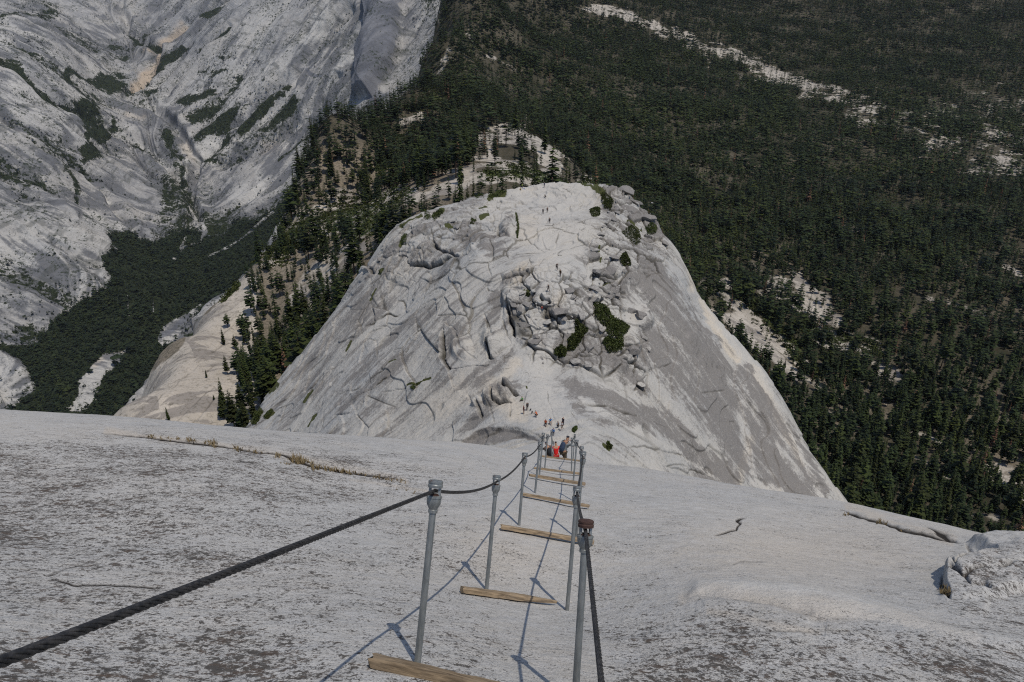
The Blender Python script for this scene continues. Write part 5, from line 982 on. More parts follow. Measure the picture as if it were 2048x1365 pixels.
# dry grass in the slab cracks
def grass_line(spots, seed):
    rs = np.random.RandomState(seed); VV, FF, TT = [], [], []; b = 0
    for u, v, w, hgt, n in spots:
        for k in range(max(3, int(n * .5))):
            uu = u + rs.normal() * w; vv = v + rs.normal() * 1.6 + (uu - u) * .16
            p, nn, d = snap('rock_slab', uu, vv); h = hgt * rs.uniform(.4, 1.2); 
            for q in range(5):
                a = rs.uniform(0, 6.28); l = Vector((math.cos(a) * .5, math.sin(a) * .5, 1.0)).normalized() * h * rs.uniform(.6, 1)
                s = Vector((math.cos(a + 1.57), math.sin(a + 1.57), 0)) * (.0022 + .0006 * d); r = p + Vector((rs.normal(), rs.normal(), 0)) * .012
                VV += [r - s, r + s, r + s * .3 + l, r - s * .3 + l]; FF.append((b, b + 1, b + 2, b + 3)); b += 4; TT += [rs.uniform(0, 1)] * 4
    o = mesh_np('dry_grass', np.array([tuple(x) for x in VV]), FF, M['dry'], {'tint': np.array(TT)}, smooth=False); tag(o, 'dry straw coloured grass growing in cracks of the near rock slab', 'grass', kind='stuff'); return o
grass_line([(302, 876, 4, .10, 10), (322, 878, 3, .07, 8), (338, 880, 3, .07, 8), (358, 881, 3, .08, 8), (383, 884, 4, .11, 16), (425, 889, 8, .13, 30), (475, 900, 8, .11, 24), (512, 906, 5, .09, 14), (553, 914, 5, .09, 12), (585, 919, 7, .10, 16), (600, 926, 10, .17, 60), (630, 938, 8, .13, 30), (618, 925, 5, .10, 14), (690, 946, 20, .09, 60), (665, 943, 8, .09, 20), (755, 957, 10, .07, 20), (790, 962, 12, .05, 14), (570, 929, 6, .06, 10),
            (1762, 1049, 6, .12, 16), (1695, 1031, 5, .07, 10), (1892, 1188, 5, .09, 34), (1888, 1180, 4, .07, 14), (820, 985, 20, .04, 10), (1806, 1060, 8, .06, 8)], 3)
# small stone lying by the pulled-out post
boulder(1141, 1206, 5, 'small tan stone lying beside the foot of the pulled out post', 0, 77, .6, 'slab', 'rock_slab', None, sink=.1)
# ------------------------------------------------------------------ hikers
_mc = {}
def cloth(col, name='cloth'):
    k = (name,) + tuple(col)
    if k not in _mc: _mc[k] = mat_simple(name, col, .85, 0, .15, .35, 14.0)
    return _mc[k]
SKIN = lambda: cloth((.42, .24, .16), 'skin')
def skin_obj(name, nodes, edges, mat, parent, root=0, sub=2):
    """nodes: (x, y, z, radius) grown into one smooth surface"""
    me = bpy.data.meshes.new(name); me.from_pydata([n[:3] for n in nodes], edges, []); me.materials.append(mat)
    o = bpy.data.objects.new(name, me); C.objects.link(o); o.parent = parent
    o.modifiers.new('skin', 'SKIN'); sv = me.skin_vertices[0].data
    for i, n in enumerate(nodes):
        r = n[3]; sv[i].radius = r if isinstance(r, tuple) else (r, r); sv[i].use_root = (i == root)
    o.modifiers['skin'].use_smooth_shade = True
    m = o.modifiers.new('sub', 'SUBSURF'); m.levels = sub; m.render_levels = sub
    return o
def limb(a, l1, l2, p1, p2, side=0.0):
    """two-bone limb from a; p1, p2 pitch from straight down (forward positive)"""
    k = (a[0] + side * l1, a[1] + math.sin(p1) * l1, a[2] - math.cos(p1) * l1)
    e = (k[0] + side * .4 * l2, k[1] + math.sin(p2) * l2, k[2] - math.cos(p2) * l2); return k, e
def person(loc, heading, label, shirt, legs_c, hair, pose='stand', shorts=False, hat=None, scale=1.0, pack=None, pack_label=None, fine=False, group='hikers on the dome and the cables'):
    root = empty('person', loc); root.rotation_euler = (0, 0, heading); root.scale = (scale,) * 3
    lean = {'stand': .04, 'walk': .12, 'climb': .42, 'sit': .15, 'crouch': .6}[pose]
    hipz = {'stand': .93, 'walk': .91, 'climb': .88, 'sit': .16, 'crouch': .5}[pose]
    sn, cs = math.sin(lean), math.cos(lean)
    tor = lambda h, f=0.0: (0, sn * h + cs * f, hipz + cs * h - sn * f)
    N_ = []; Ed = []
    def add(p, r, par=None):
        N_.append((*p, r)); i = len(N_) - 1
        if par is not None: Ed.append((par, i))
        return i
    pel = add(tor(0), (.125, .10)); wst = add(tor(.17), (.12, .095), pel); che = add(tor(.36), (.15, .11), wst); shd = add(tor(.47), (.12, .09), che); nk = add(tor(.56), .052, shd)
    hd0 = add(tor(.63, .015), (.068, .078), nk); hd = add(tor(.70, .02), (.074, .092), hd0); tp = add(tor(.78, .01), (.055, .065), hd)
    ns = add(tor(.675, .105), .016, hd)
    legs = {'stand': ((.03, -.02), (-.02, -.06)), 'walk': ((.42, .1), (-.22, -.5)), 'climb': ((.75, -.1), (-.05, -.25)), 'sit': ((1.5, .5), (1.35, .3)), 'crouch': ((1.6, -.5), (1.4, -.6))}[pose]
    arms = {'stand': ((.05, .25), (-.05, .15)), 'walk': ((.5, .9), (-.4, -.1)), 'climb': ((1.0, 1.35), (.8, 1.2)), 'sit': ((.5, 1.2), (.4, 1.0)), 'crouch': ((.7, 1.1), (.6, 1.1))}[pose]
    L_, A_ = [], []
    for s, (p1, p2) in zip((-1, 1), legs):
        hp = (s * .095, tor(0)[1], hipz - .03); h = add(hp, .088, pel); k, e = limb(hp, .43, .41, p1, p2, s * .04)
        md = tuple((hp[i] + k[i]) / 2 for i in range(3)); m = add(md, .078, h); kk = add(k, .056, m); cf = add(tuple(k[i] * .6 + e[i] * .4 for i in range(3)), .055, kk); an = add(e, .037, cf)
        toe = add((e[0] + s * .01, e[1] + .15, e[2] - .045), (.035, .028), an); L_.append((hp, md, k, e))
    for s, (p1, p2) in zip((-1, 1), arms):
        sp = tor(.46); sp = (s * .185, sp[1], sp[2]); a = add(sp, .052, shd); k, e = limb(sp, .28, .25, p1, p2, s * .22)
        e = (e[0] - s * .06, e[1], e[2]); el = add(k, .038, a); wr = add(e, .026, el)
        dv = Vector(e) - Vector(k); dv.normalize(); sd_ = Vector((s, 0, 0)); pm = Vector(e) + dv * .06
        palm = add(tuple(pm), (.036, .020), wr)
        if fine:
            for q, fl in zip((-.027, -.009, .009, .027), (.062, .075, .078, .066)):
                b0 = pm + dv * .03 + sd_ * q; i0 = add(tuple(b0), .0095, palm); b1 = b0 + dv * fl * .5 + Vector((0, 0, -.01)); i1 = add(tuple(b1), .0085, i0); add(tuple(b1 + dv * fl * .3 + Vector((0, -.01, -.03))), .0075, i1)
            t0 = pm - sd_ * .035; i0 = add(tuple(t0), .011, palm); add(tuple(t0 - sd_ * .02 + dv * .04), .0095, i0)
        else: add(tuple(pm + dv * .07 + Vector((0, 0, -.015))), (.03, .014), palm)
        A_.append((sp, k, e))
    skin_obj('body', N_, Ed, SKIN(), root)
    # shirt
    sn_, se_ = [(*tor(-.02), (.142, .118)), (*tor(.17), (.138, .112)), (*tor(.36), (.166, .126)), (*tor(.47), (.135, .104)), (*tor(.53), (.066, .066))], [(0, 1), (1, 2), (2, 3), (3, 4)]
    for sp, k, e in A_:
        i = len(sn_); sn_ += [(*sp, .066), (*tuple(sp[q] * .25 + k[q] * .75 for q in range(3)), .054)]; se_ += [(3, i), (i, i + 1)]
        if not shorts: sn_.append((*tuple(k[q] * .2 + e[q] * .8 for q in range(3)), .042)); se_.append((i + 1, i + 2))
    skin_obj('shirt', sn_, se_, cloth(shirt), root)
    tn, te = [(*tor(.02), (.138, .114))], []
    for hp, md, k, e in L_:
        i = len(tn); tn += [(hp[0], hp[1], hp[2], .102), (*md, .092), (*tuple(md[q] * .15 + k[q] * .85 for q in range(3)), .075)]; te += [(0, i), (i, i + 1), (i + 1, i + 2)]
        if not shorts: tn += [(*tuple(k[q] * .5 + e[q] * .5 for q in range(3)), .066), (*tuple(k[q] * .1 + e[q] * .9 for q in range(3)), .056)]; te += [(i + 2, i + 3), (i + 3, i + 4)]
    skin_obj('shorts' if shorts else 'trousers', tn, te, cloth(legs_c), root)
    for hp, md, k, e in L_:
        skin_obj('boot', [(e[0], e[1], e[2] + .03, .05), (e[0], e[1] + .02, e[2] - .04, .048), (e[0], e[1] + .15, e[2] - .055, (.045, .035))], [(0, 1), (1, 2)], cloth((.05, .04, .035)), root)
    hc = tor(.735, .0)
    if hat:
        skin_obj('hat', [(*tor(.715, -.0), (.092, .105)), (*tor(.80, -.005), (.07, .085))], [(0, 1)], cloth(hat), root)
        skin_obj('hat_brim', [(*tor(.745, .06), (.06, .012)), (*tor(.735, .17), (.055, .01))], [(0, 1)], cloth(hat), root, sub=1)
    else:
        skin_obj('hair', [(*tor(.70, -.035), (.078, .075)), (*tor(.785, -.01), (.072, .082))], [(0, 1)], cloth(hair), root)
    for s in (-1, 1):                                     # eyes, ears
        p = tor(.70, .098); MB().lathe([(.001, -.008), (.008, -.004), (.009, .0), (.008, .004), (.001, .008)], 8).build('eye', cloth((.02, .02, .02)), root).location = (s * .03, p[1], p[2])
        skin_obj('ear', [(s * .082, tor(.69)[1], tor(.69)[2], .014), (s * .088, tor(.71)[1], tor(.71)[2], .016)], [(0, 1)], SKIN(), root, sub=1)
    if pack:
        pr = empty('backpack', loc); pr.rotation_euler = root.rotation_euler; pr.scale = root.scale
        q = [(*tor(.02, -.19), (.13, .085)), (*tor(.22, -.21), (.15, .10)), (*tor(.42, -.19), (.13, .085)), (*tor(.50, -.17), (.09, .06))]
        skin_obj('pack_body', q, [(0, 1), (1, 2), (2, 3)], cloth(pack), pr)
        skin_obj('front_pocket', [(*tor(.08, -.29), (.09, .035)), (*tor(.26, -.31), (.09, .035))], [(0, 1)], cloth(tuple(x * .7 for x in pack)), pr)
        for s in (-1, 1):
            skin_obj('shoulder_strap', [(s * .10, *tor(.50, -.11)[1:], .018), (s * .11, *tor(.56, .0)[1:], .018), (s * .12, *tor(.46, .125)[1:], .018), (s * .13, *tor(.26, .12)[1:], .016)], [(0, 1), (1, 2), (2, 3)], cloth((.03, .03, .035)), pr, sub=1)
        tag(pr, pack_label, 'backpack', 'backpacks of the hikers')
    tag(root, label, 'person', group); return root
def feet(u, v): return snap('granite_dome', u, v)[0] + Vector((0, 0, .06))
def on_slab(u, d): return P(u, float(F_slab(np.array([float(u)]), np.array([float(d)]))[0]), d) + Vector((0, 0, .05))
DK = (.02, .02, .025)
# on the cables
person(on_slab(1125, 32.5), -.75, 'hiker in grey shirt and dark cap on the cables, seen from behind, looking right', (.20, .22, .23), (.10, .075, .05), (.05, .03, .02), 'climb', hat=(.03, .035, .05), pack=(.045, .065, .11), pack_label='blue grey backpack on the back of the hiker between the posts', fine=True, group='hikers climbing between the cables')
person(on_slab(1097.5, 37), .5, 'hiker in dark clothes and dark cap half hidden by the left posts', (.06, .045, .04), (.04, .03, .03), DK, 'climb', hat=(.03, .04, .07), fine=True, pack=(.03, .03, .035), pack_label='black backpack behind the left posts', group='hikers climbing between the cables')
person(on_slab(1111.5, 40), 0.1, 'hiker in bright red jacket between the left posts and the grey shirted hiker', (.62, .02, .02), (.35, .02, .02), DK, 'climb', hat=(.05, .04, .04), fine=True, group='hikers climbing between the cables')
person(feet(1106, 874), 3.0, 'hiker in blue shirt just below the saddle, behind the left posts', (.03, .16, .42), (.04, .05, .08), DK, 'stand', hat=(.05, .05, .05))
# saddle
person(feet(1091, 856), 2.9, 'hiker in orange red shirt standing on the saddle', (.65, .12, .04), DK, DK, 'stand', shorts=True, pack=(.05, .09, .03), pack_label='dark green backpack of the hiker in orange red')
person(feet(1100.5, 852.5), 3.3, 'hiker in bright blue shirt and shorts on the saddle, right of the orange red one', (.03, .22, .55), (.45, .32, .25), DK, 'walk', shorts=True)
person(feet(1115.5, 860), .4, 'hiker in pale shirt carrying a brown pack on the saddle', (.45, .5, .58), (.05, .05, .06), (.1, .07, .04), 'stand', pack=(.16, .11, .07), pack_label='brown backpack of the pale shirted hiker on the saddle')
person(feet(1124, 860.5), 1.9, 'hiker in white top and dark trousers, right end of the saddle group', (.55, .5, .5), DK, (.05, .03, .02), 'walk', shorts=True)
person(feet(1126, 852), 2.4, 'hiker in dark top behind the white topped one on the saddle', (.06, .05, .07), (.03, .03, .05), DK, 'stand')
person(feet(1047.5, 828), 2.0, 'hiker in dark red shirt beside the ledge left of the saddle path', (.16, .05, .05), (.20, .10, .09), DK, 'stand', shorts=True)
person(feet(1054.5, 821), 3.6, 'hiker in black with a white cap left of the saddle path', (.04, .04, .045), DK, DK, 'stand', hat=(.6, .6, .6))
person(feet(1045, 802), 1.6, 'hiker in green shirt sitting under the shadowed ledge', (.05, .35, .07), (.12, .1, .07), (.1, .07, .05), 'sit')
person(feet(1074, 835), .8, 'hiker in orange crouching at the end of the dark log line', (.55, .13, .05), (.08, .06, .05), DK, 'crouch')
# on the dome
for u_, v_, hd_, lab, sh, lg, ps, pk in [
    (1083.5, 627, .3, 'hiker in dark red shirt at the foot of the boulder field', (.30, .05, .04), (.08, .12, .16), 'stand', None),
    (1096.5, 584, .9, 'dark clothed hiker striding uphill below the flat rock plates', (.04, .04, .045), (.10, .08, .07), 'walk', None),
    (1120.5, 554, 2.9, 'hiker in black with a yellow patch on the shoulder, lower of two', (.06, .05, .03), DK, 'walk', (.35, .25, .05)),
    (1113.5, 541, 3.3, 'hiker in black, upper of the two walking down the middle of the dome', (.03, .03, .035), DK, 'walk', None),
    (1099, 448, 3.0, 'hiker in black alone in the upper middle of the dome', (.02, .025, .04), DK, 'stand', None),
    (1086, 429, 2.8, 'hiker in dark clothes, left one of a pair high on the dome', (.03, .04, .06), DK, 'stand', None),
    (1094.5, 426, 3.4, 'hiker in brown shirt, right one of a pair high on the dome', (.13, .07, .05), (.04, .04, .04), 'stand', None),
    (1091.5, 397, 1.2, 'hiker in black bending down near the top of the dome', (.02, .02, .025), DK, 'crouch', None),
    (1088.5, 375, 3.1, 'hiker in dark blue standing near the skyline of the dome', (.03, .06, .14), (.03, .04, .07), 'stand', None),
    (1104.5, 365, .2, 'hiker in dark brown on the skyline of the dome', (.07, .04, .04), DK, 'stand', None),
    (1044.5, 378, 2.4, 'hiker in yellow green jacket standing with the resting group', (.35, .45, .06), (.1, .1, .12), 'stand', None),
    (1041.5, 381, 1.9, 'hiker in yellow sitting with the resting group', (.5, .4, .08), DK, 'sit', None),
    (1047.5, 381, 4.2, 'hiker in blue sitting with the resting group', (.05, .15, .45), (.3, .08, .05), 'sit', None)]:
    person(feet(u_, v_), hd_, lab, sh, lg, DK, ps, pack=pk, pack_label='yellow black backpack on the lower of the two hikers' if pk else None)
# packs put down on the rock
for u_, v_, col, lab in [(1060.5, 822, (.03, .03, .035), 'black backpack lying beside the white capped hiker'), (1063.5, 827.5, (.035, .035, .04), 'dark backpack lying nearest the log line')]:
    pr = empty('backpack', feet(u_, v_)); pr.rotation_euler = (.3, 0, 1.0)
    skin_obj('pack_body', [(0, 0, .12, (.15, .11)), (0, 0, .32, (.17, .12)), (0, 0, .5, (.1, .08))], [(0, 1), (1, 2)], cloth(col), pr); skin_obj('front_pocket', [(0, .13, .14, (.09, .04)), (0, .14, .3, (.09, .04))], [(0, 1)], cloth(tuple(x * 1.5 for x in col)), pr)
    tag(pr, lab, 'backpack', 'backpacks of the hikers')
# ------------------------------------------------------------------ conifers
def crown(seed, H_=1.0, whorls=12, per=6, rad=.15, base=.16, droop=.35, wid=.42, ragged=.3):
    """a crown of drooping boughs on a unit-high tree: verts, quads, tint"""
    rs = np.random.RandomState(seed); Vs, T = [], []
    for i in range(whorls):
        t = (i + rs.uniform(-.3, .3)) / whorls; z = base + (1 - base) * t
        prof = (1 - t) ** .72 * (0.62 + .38 * min(1, t / .18))
        if rs.uniform() < ragged * .4: prof *= .7
        n = max(3, int(per * (1 - t * .4)))
        for j in range(n):
            a = 2 * math.pi * (j + rs.uniform(-.3, .3)) / n + i * 1.7; l = rad * prof * rs.uniform(1 - ragged, 1 + ragged * .6) + .006
            zz = z + rs.uniform(-.5, .5) * (1 - base) / whorls; d = np.array([math.cos(a), math.sin(a), 0]); s = np.array([-d[1], d[0], 0]); w = l * wid * rs.uniform(.7, 1.3)
            dr = l * droop * rs.uniform(.4, 1.5); r0 = np.array([0, 0, zz + l * .15])
            Vs.append([r0, r0 + d * l * .6 + s * w - [0, 0, dr * .75], r0 + d * l - [0, 0, dr * rs.uniform(.6, 1.3)], r0 + d * l * .6 - s * w - [0, 0, dr * .75]])
            T.append(rs.uniform(0, .7) + .3 * t)
    Vs = np.array(Vs).reshape(-1, 3) * [1, 1, H_]
    return Vs, np.repeat(np.array(T), 4)
def trunk_v(r=.011, top=.9, n=4):
    a = np.arange(n) * 2 * math.pi / n; ring = np.stack([np.cos(a), np.sin(a)], 1); v = []
    for k in range(n):
        k2 = (k + 1) % n
        v.append([[*(ring[k] * r), -.02], [*(ring[k2] * r), -.02], [*(ring[k2] * r * .25), top], [*(ring[k] * r * .25), top]])
    return np.array(v).reshape(-1, 3)
rs = np.random.RandomState(12)
LF = LAY['forest_slope']; fu = LF['u']; colU = np.median(fu, axis=1); fd = LF['d']; fv = LF['v']
runmin = np.minimum.accumulate(fv, axis=1); fvis = fv <= runmin + 3.0
uu_sil = np.linspace(-200, 2300, 1251)
def silhouette(layer, d_min=0):
    L = LAY[layer]; out = np.full(len(uu_sil), 1e9); k = np.clip(((L['u'] + 200) / 2).astype(int), 0, 1250); np.minimum.at(out, k.ravel(), np.where(np.abs(L['u'] - uu_sil[k]) < 3, L['v'], 1e9).ravel()); return out
sil = np.minimum(silhouette('rock_slab'), silhouette('granite_dome'))
def sil_at(u): return np.interp(u, uu_sil, sil)
NC = 310000; u = rs.uniform(120, 2230, NC); d = np.sqrt(rs.uniform(225 ** 2, 2850 ** 2, NC))
oi = np.argsort(colU); ci = oi[np.clip(np.searchsorted(colU[oi], u), 0, len(colU) - 1)]
cj = np.array([np.clip(np.searchsorted(fd[i], dd), 0, fd.shape[1] - 1) for i, dd in zip(ci, d)])
g = LF['G'][ci, cj]; bare = FM['l'][ci, cj]; vis = fvis[ci, cj]; vv = fv[ci, cj]; du = u - fu[ci, cj]
pos = g.copy(); pos[:, 0] += du / FPX * d
cl = fbm(pos[:, 0] * .02, pos[:, 1] * .02, pos[:, 2] * 0, 3, 5)
keep = (rs.uniform(0, 1, NC) < np.clip(1.0 - bare * 1.05, np.where(d > 1300, .26, .14), 1) * np.clip(.80 + 1.2 * cl, .2, 1)) & vis & (vv > -45) & (vv < 1130)
hgt = np.clip(16.8 * np.exp(rs.normal(0, .34, NC)) * (1 + .35 * fbm(pos[:, 0] * .012, pos[:, 1] * .012, pos[:, 2] * 0, 2, 77)), 5, 38) * np.where(u < 900, .86, 1.0)
RA = np.zeros((600, 300)); m_ = fvis & (LF['u'] > -100) & (LF['u'] < 2295) & (LF['v'] > -90) & (LF['v'] < 1105)
np.maximum.at(RA, (((LF['u'][m_] + 100) / 4).astype(int), ((LF['v'][m_] + 90) / 4).astype(int)), FM['l'][m_])
def bare_at(uu, vv_): return RA[np.clip(((uu + 100) / 4).astype(int), 0, 599), np.clip(((vv_ + 90) / 4).astype(int), 0, 299)]
hgt = hgt * np.where((u > 1180) & (d < 900), .84, 1.0); hp = hgt * FPX / d
keep &= ~((u > 1180) & (d < 900) & (rs.uniform(0, 1, NC) > .95))
near_r = (u > 1180) & (d < 1000) & vis & (bare < .45)
keep &= rs.uniform(0, 1, NC) > np.where(u > 1250, .5, .75) * np.maximum(bare_at(u, vv - .35 * hp), .8 * bare_at(u, vv - .75 * hp)) * (u > 560)
leftshoulder = (u < 900) & (vv > 415) & (vv < 580)
keep &= ~(leftshoulder & (rs.uniform(0, 1, NC) > .72))
keep |= in_poly(u, vv, [(545, 480), (600, 370), (760, 250), (900, 240), (950, 320), (860, 365), (700, 395), (600, 440)]) & vis & (rs.uniform(0, 1, NC) < .33)
belt = in_poly(u, vv, [(478, 600), (560, 480), (640, 470), (700, 470), (740, 520), (600, 700), (500, 870), (425, 870), (470, 760)])
keep |= belt & vis & (rs.uniform(0, 1, NC) < .42)
for ex, pr_ in (([(850, 430), (930, 340), (1010, 322), (1110, 342), (1200, 366), (1275, 400), (1150, 420), (1000, 430)], .22), ([(955, 300), (965, 262), (1010, 255), (1070, 270), (1135, 310), (1120, 350), (1040, 320), (1000, 345)], .42)):
    keep &= ~(in_poly(u, vv, ex) & (rs.uniform(0, 1, NC) > pr_))
keep &= ~(in_poly(u, vv, [(150, 900), (300, 700), (480, 540), (500, 600), (480, 700), (470, 760), (430, 860)]))
keep &= ~((u < 520) & (vv > 560 + (u < 480) * -60) & ~belt)
keep |= near_r & (rs.uniform(0, 1, NC) < .42)
slope_n = LF['N'][ci, cj][:, 2]; keep &= slope_n > .35
hid = (vv - 22 * FPX / d * .95) > sil_at(u) + 3
keep &= ~hid
ids = np.nonzero(keep)[0]
man = [(338, 842, 7.5), (470, 858, 20), (448, 838, 12), (492, 862, 14), (413, 755, 4.5), (455, 748, 11), (448, 690, 11), (472, 700, 10), (428, 800, 3), (456, 656, 10), (500, 780, 17), (520, 760, 20), (548, 720, 21), (530, 800, 20), (575, 740, 18), (505, 830, 18)]
print('trees', len(ids))
px = hgt * FPX / d
order = ids[np.argsort(-px[ids])]
cand = order[:]; mt_ = []
for mu, mv, mh in man:
    p, n, dd = snap('forest_slope', mu, mv); mt_.append((np.array(p), mh, dd, mu, mv))
# individual trees: the ones that show largest
LIT = [crown(70 + k, 1, (34, 22, 28, 18, 36, 24)[k], (9, 8, 9, 7, 8, 9)[k], (.11, .20, .15, .23, .125, .17)[k], (.07, .22, .12, .30, .05, .18)[k], (.55, .2, .4, .12, .6, .3)[k], .36, (.3, .55, .4, .65, .35, .5)[k]) for k in range(6)]
def tree_mesh(k):
    cv, ct = LIT[k]; n = len(cv) // 4
    me_o = mesh_np('crown', cv, np.arange(len(cv)).reshape(n, 4), M['pine'], {'tint': ct}, smooth=False)
    tb = MB().ring_tube([(0, 0, -.04), (0, 0, .25), (.003, 0, .6), (0, 0, .97)], [.0135, .011, .006, .0015], 7).build('trunk', M['bark'])
    return me_o, tb
protoT = []
for k in range(6):
    r_ = empty('pine_tree'); c_, t_ = tree_mesh(k); c_.parent = r_; t_.parent = r_; protoT.append(r_)
protoD = []
for k in range(3):
    r_ = empty('dead_pine'); cv, ct = crown(200 + k, 1, 20, 7, .12, .14, .5, .3, .5)
    c_ = mesh_np('crown', cv, np.arange(len(cv)).reshape(-1, 4), M['pine_dead'], {'tint': ct}, smooth=False, parent=r_)
    MB().ring_tube([(0, 0, -.04), (0, 0, .5), (0, 0, .98)], [.012, .008, .002], 6).build('trunk', M['bark'], r_); protoD.append(r_)
usedT = [False] * 6; usedD = [False] * 3; rt = random.Random(4)
def place_tree(p, h, protos, used, k, label, cat, group, wide=1.0):
    if used[k]: o = copy_tree(protos[k])
    else: o = protos[k]; used[k] = True
    o.location = p; s = h * wide * rt.uniform(.85, 1.2); o.scale = (s, s, h); o.rotation_euler = (rt.uniform(-.03, .03), rt.uniform(-.03, .03), rt.uniform(0, 6.28))
    tag(o, label, cat, group); return o
man_lab = {0: 'small lone pine at the lower left of the pale rock apron', 1: 'tall full pine standing between the pale apron and the dome foot', 4: 'tiny pine alone in the middle of the pale rock apron'}
for q, (p, mh, dd, mu, mv) in enumerate(mt_):
    lab = man_lab.get(q); place_tree(p, mh, protoT, usedT, q % 6, lab or 'dark pine in the belt between the pale rock apron and the dome', 'pine tree', None if lab else 'pines in the belt left of the dome', 1.25 if q < 4 else 1.1)
nb = 300 - len(mt_); indiv = order[:nb]
# a share of dead, red-brown trees
dead_pool = ids[(rs.uniform(0, 1, len(ids)) < .02) & (u[ids] > 560)]; dead_pool = dead_pool[np.argsort(-px[dead_pool])][:200]
dead_set = set(dead_pool.tolist())
def zone(i):
    if u[i] < 760: return 'dark pine on the wooded shoulder left of the dome', 'pines on the wooded shoulder left of the dome'
    if u[i] < 1180: return 'dark pine on the wooded rise behind the top of the dome', 'pines behind the top of the dome'
    return 'tall dark conifer in the near part of the dense forest right of the dome', 'conifers in the near part of the right hand forest'
for c, i in enumerate(indiv):
    if i in dead_set: continue
    lab, gr = zone(i); place_tree(pos[i], hgt[i], protoT, usedT, c % 6, lab, 'pine tree', gr)
for c, i in enumerate(dead_pool): place_tree(pos[i], hgt[i] * .92, protoD, usedD, c % 3, 'dead red brown pine standing among the living green conifers', 'dead pine', 'dead red brown pines in the forest')
# the rest of the forest as one mass
rest = np.array([i for i in order[nb:] if i not in dead_set])
def scatter(name, P3, Hh, Dd, lods, mat, label, cat, seed, wide=1.0, kind='stuff'):
    rs = np.random.RandomState(seed); VV, FF, TT, MI, HU = [], [], [], [], []; b = 0
    for (lo, hi, protos_, trunk) in lods:
        m = np.nonzero((Dd >= lo) & (Dd < hi))[0]
        for k, (cv, ct) in enumerate(protos_):
            q = m[k::len(protos_)]
            if not len(q): continue
            V1 = cv if not trunk else np.concatenate([cv, trunk_v()]); T1 = ct if not trunk else np.concatenate([ct, np.full(16, .5)])
            a = rs.uniform(0, 6.28, len(q)); s = Hh[q] * wide * rs.uniform(.85, 1.25, len(q)); ca, sa = np.cos(a) * s, np.sin(a) * s
            x = V1[None, :, 0] * ca[:, None] - V1[None, :, 1] * sa[:, None]; y = V1[None, :, 0] * sa[:, None] + V1[None, :, 1] * ca[:, None]; z = V1[None, :, 2] * Hh[q][:, None]
            VV.append((np.stack([x, y, z], -1) + P3[q][:, None]).reshape(-1, 3)); tt = np.clip(T1[None] * .75 + rs.uniform(-.25, .35, (len(q), 1)), 0, 1); TT.append(tt.ravel()); HU.append(np.repeat(np.clip(rs.uniform(0, 1, len(q)) * .75 + .35 * fbm(P3[q][:, 0] * .01, P3[q][:, 1] * .01, P3[q][:, 2] * 0, 2, 3) + .12, 0, 1), len(V1)))
            nf = len(V1) // 4; mi = np.zeros(nf, int)
            if trunk: mi[-4:] = 1
            MI.append(np.tile(mi, len(q))); FF.append(np.arange(b, b + len(V1) * len(q)).reshape(-1, 4)); b += len(V1) * len(q)
    o = mesh_np(name, np.concatenate(VV), np.concatenate(FF), [M[mat], M['bark']], {'tint': np.concatenate(TT), 'hue': np.concatenate(HU)}, smooth=False, matidx=np.concatenate(MI)); tag(o, label, cat, kind=kind)
    print(name, b // 4); return o
LA = [crown(10 + k, 1, (18, 12, 15, 10)[k % 4], (7, 7, 6, 7)[k % 4], (.11, .20, .15, .24)[k % 4], (.08, .22, .12, .3)[k % 4], (.55, .2, .45, .15)[k % 4], .44, .35 + .1 * (k % 3)) for k in range(8)]
LB = [crown(30 + k, 1, (10, 7, 9, 7)[k % 4], 5, (.12, .21, .16, .25)[k % 4], (.08, .2, .1, .25)[k % 4], (.5, .2, .45, .2)[k % 4], .55, .3 + .1 * (k % 3)) for k in range(8)]
LC = [crown(50 + k, 1, 5, 4, (.15, .22, .18, .27)[k % 4], .06, .45, .75, .3) for k in range(8)]
scatter('forest', pos[rest], hgt[rest], d[rest], [(0, 620, LA, True), (620, 1150, LB, True), (1150, 9000, LC, False)], 'pine_far', 'dense dark conifer forest covering the slopes beyond the dome', 'forest', 8, 1.0)

# low brush on the open ledges
L = LAY['forest_slope']; vgm = FM['v'] * (fvis) * (L['u'] > 380) * (L['u'] < 2100) * (L['v'] > 60) * (L['d'] < 1500)
w = vgm.ravel() ** 1.0 * (L['d'].ravel() / 500) ** 2; rs = np.random.RandomState(9)
if w.sum() > 0:
    pick = rs.choice(len(w), 7500, p=w / w.sum()); c0 = L['G'].reshape(-1, 3)[pick]; lv, lf, lt_ = leaf_cloud(16, 1.0, 3, .34, .45)
    s = rs.uniform(1.2, 3.4, len(pick)); a = rs.uniform(0, 6.28, len(pick)); ca, sa = np.cos(a) * s, np.sin(a) * s
    x = lv[None, :, 0] * ca[:, None] - lv[None, :, 1] * sa[:, None]; y = lv[None, :, 0] * sa[:, None] + lv[None, :, 1] * ca[:, None]; z = lv[None, :, 2] * s[:, None]
    Vb = (np.stack([x, y, z], -1) + c0[:, None]).reshape(-1, 3)
    o = mesh_np('brush', Vb, np.arange(len(Vb)).reshape(-1, 4), M['shrub'], {'tint': np.tile(lt_, len(pick))}, smooth=False); tag(o, 'low green brush on the open rocky ledges behind the dome', 'brush', kind='stuff')

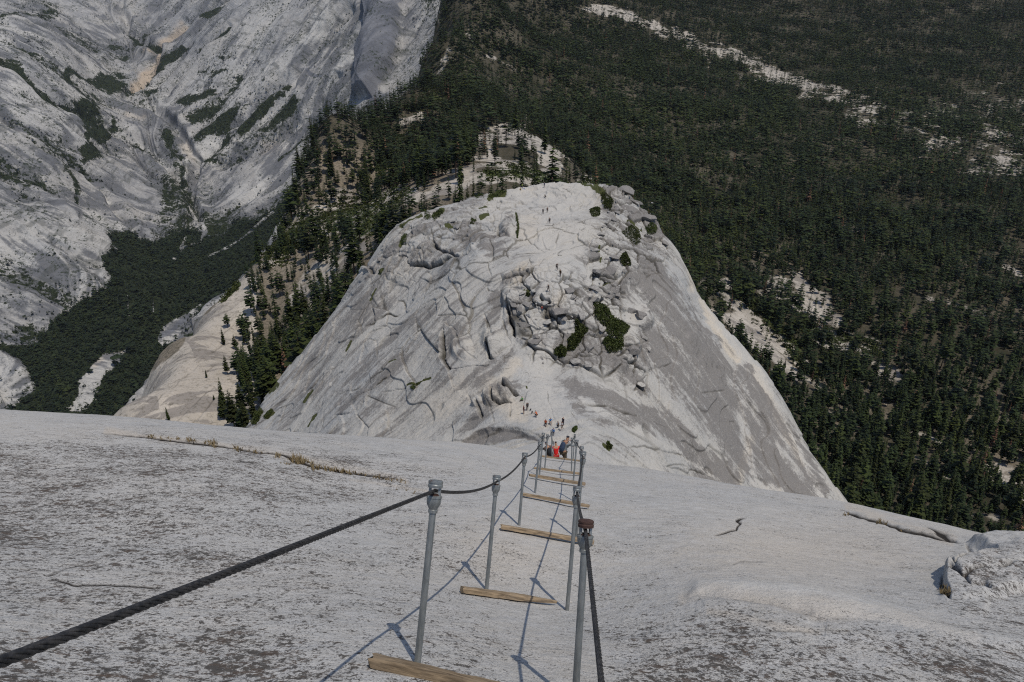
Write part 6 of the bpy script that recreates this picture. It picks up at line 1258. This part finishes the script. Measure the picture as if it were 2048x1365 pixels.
# woods and brush of the canyon
L = LAY['canyon_wall']; rs = np.random.RandomState(19)
cvis = L['v'] <= np.minimum.accumulate(L['v'], axis=1) + 4
base_w = (L['d'] / 2000) ** 3 * cvis * (L['v'] > -30) * (L['v'] < 860) * (L['u'] < 930)
sp = fbm(L['G'][..., 0] * .01, L['G'][..., 1] * .01, L['G'][..., 2] * .01, 3, 14); sp2 = sstep(.05, .35, sp)
w = (base_w * (CAN['fl'] * 1.0 + CAN['veg'] * .8 * (CAN['fl'] < .5) + .05 * sp2)).ravel()
pick = rs.choice(len(w), 30000, p=w / w.sum()); c0 = L['G'].reshape(-1, 3)[pick] + rs.normal(size=(30000, 3)) * [7, 7, 0]; flp = CAN['fl'].ravel()[pick]; vgp = CAN['veg'].ravel()[pick]
hh = np.where(flp > .5, 11 * np.exp(rs.normal(.2, .4, 30000)), np.where(vgp > .3, rs.uniform(4, 9, 30000), rs.uniform(6, 15, 30000)))
LDm = [crown(90 + k, 1, 4, 4, .36, .02, .5, .75, .3) for k in range(6)]
scatter('canyon_woods', c0, hh, L['d'].ravel()[pick], [(0, 99999, LDm + LC[:3], False)], 'canyon_leaf', 'dark green woods on the canyon floor and in the gullies', 'woods', 18, 1.1)

# ------------------------------------------------------------------ the air between here and the far walls
hm = bpy.data.materials.new('haze'); hm.use_nodes = True; ht = hm.node_tree; ht.nodes.remove(ht.nodes['Principled BSDF'])
hv = ht.nodes.new('ShaderNodeVolumePrincipled'); hv.inputs['Color'].default_value = (.80, .87, 1.0, 1); hv.inputs['Density'].default_value = 1.1e-5; hv.inputs['Anisotropy'].default_value = .1
ht.links.new(hv.outputs[0], ht.nodes['Material Output'].inputs['Volume'])
_lo = np.min([l['G'].reshape(-1, 3).min(0) for l in LAY.values()], axis=0); _hi = np.max([l['G'].reshape(-1, 3).max(0) for l in LAY.values()], axis=0)
bm = bmesh.new(); bmesh.ops.create_cube(bm, size=1.0)
for v_ in bm.verts:
    for k_ in range(3): v_.co[k_] = (_lo[k_] - 60) if v_.co[k_] < 0 else (_hi[k_] + 60)
me = bpy.data.meshes.new('haze'); bm.to_mesh(me); bm.free(); me.materials.append(hm)
o = bpy.data.objects.new('haze', me); C.objects.link(o); tag(o, kind='stuff', label='thin blue air fading the far canyon walls', cat='haze')
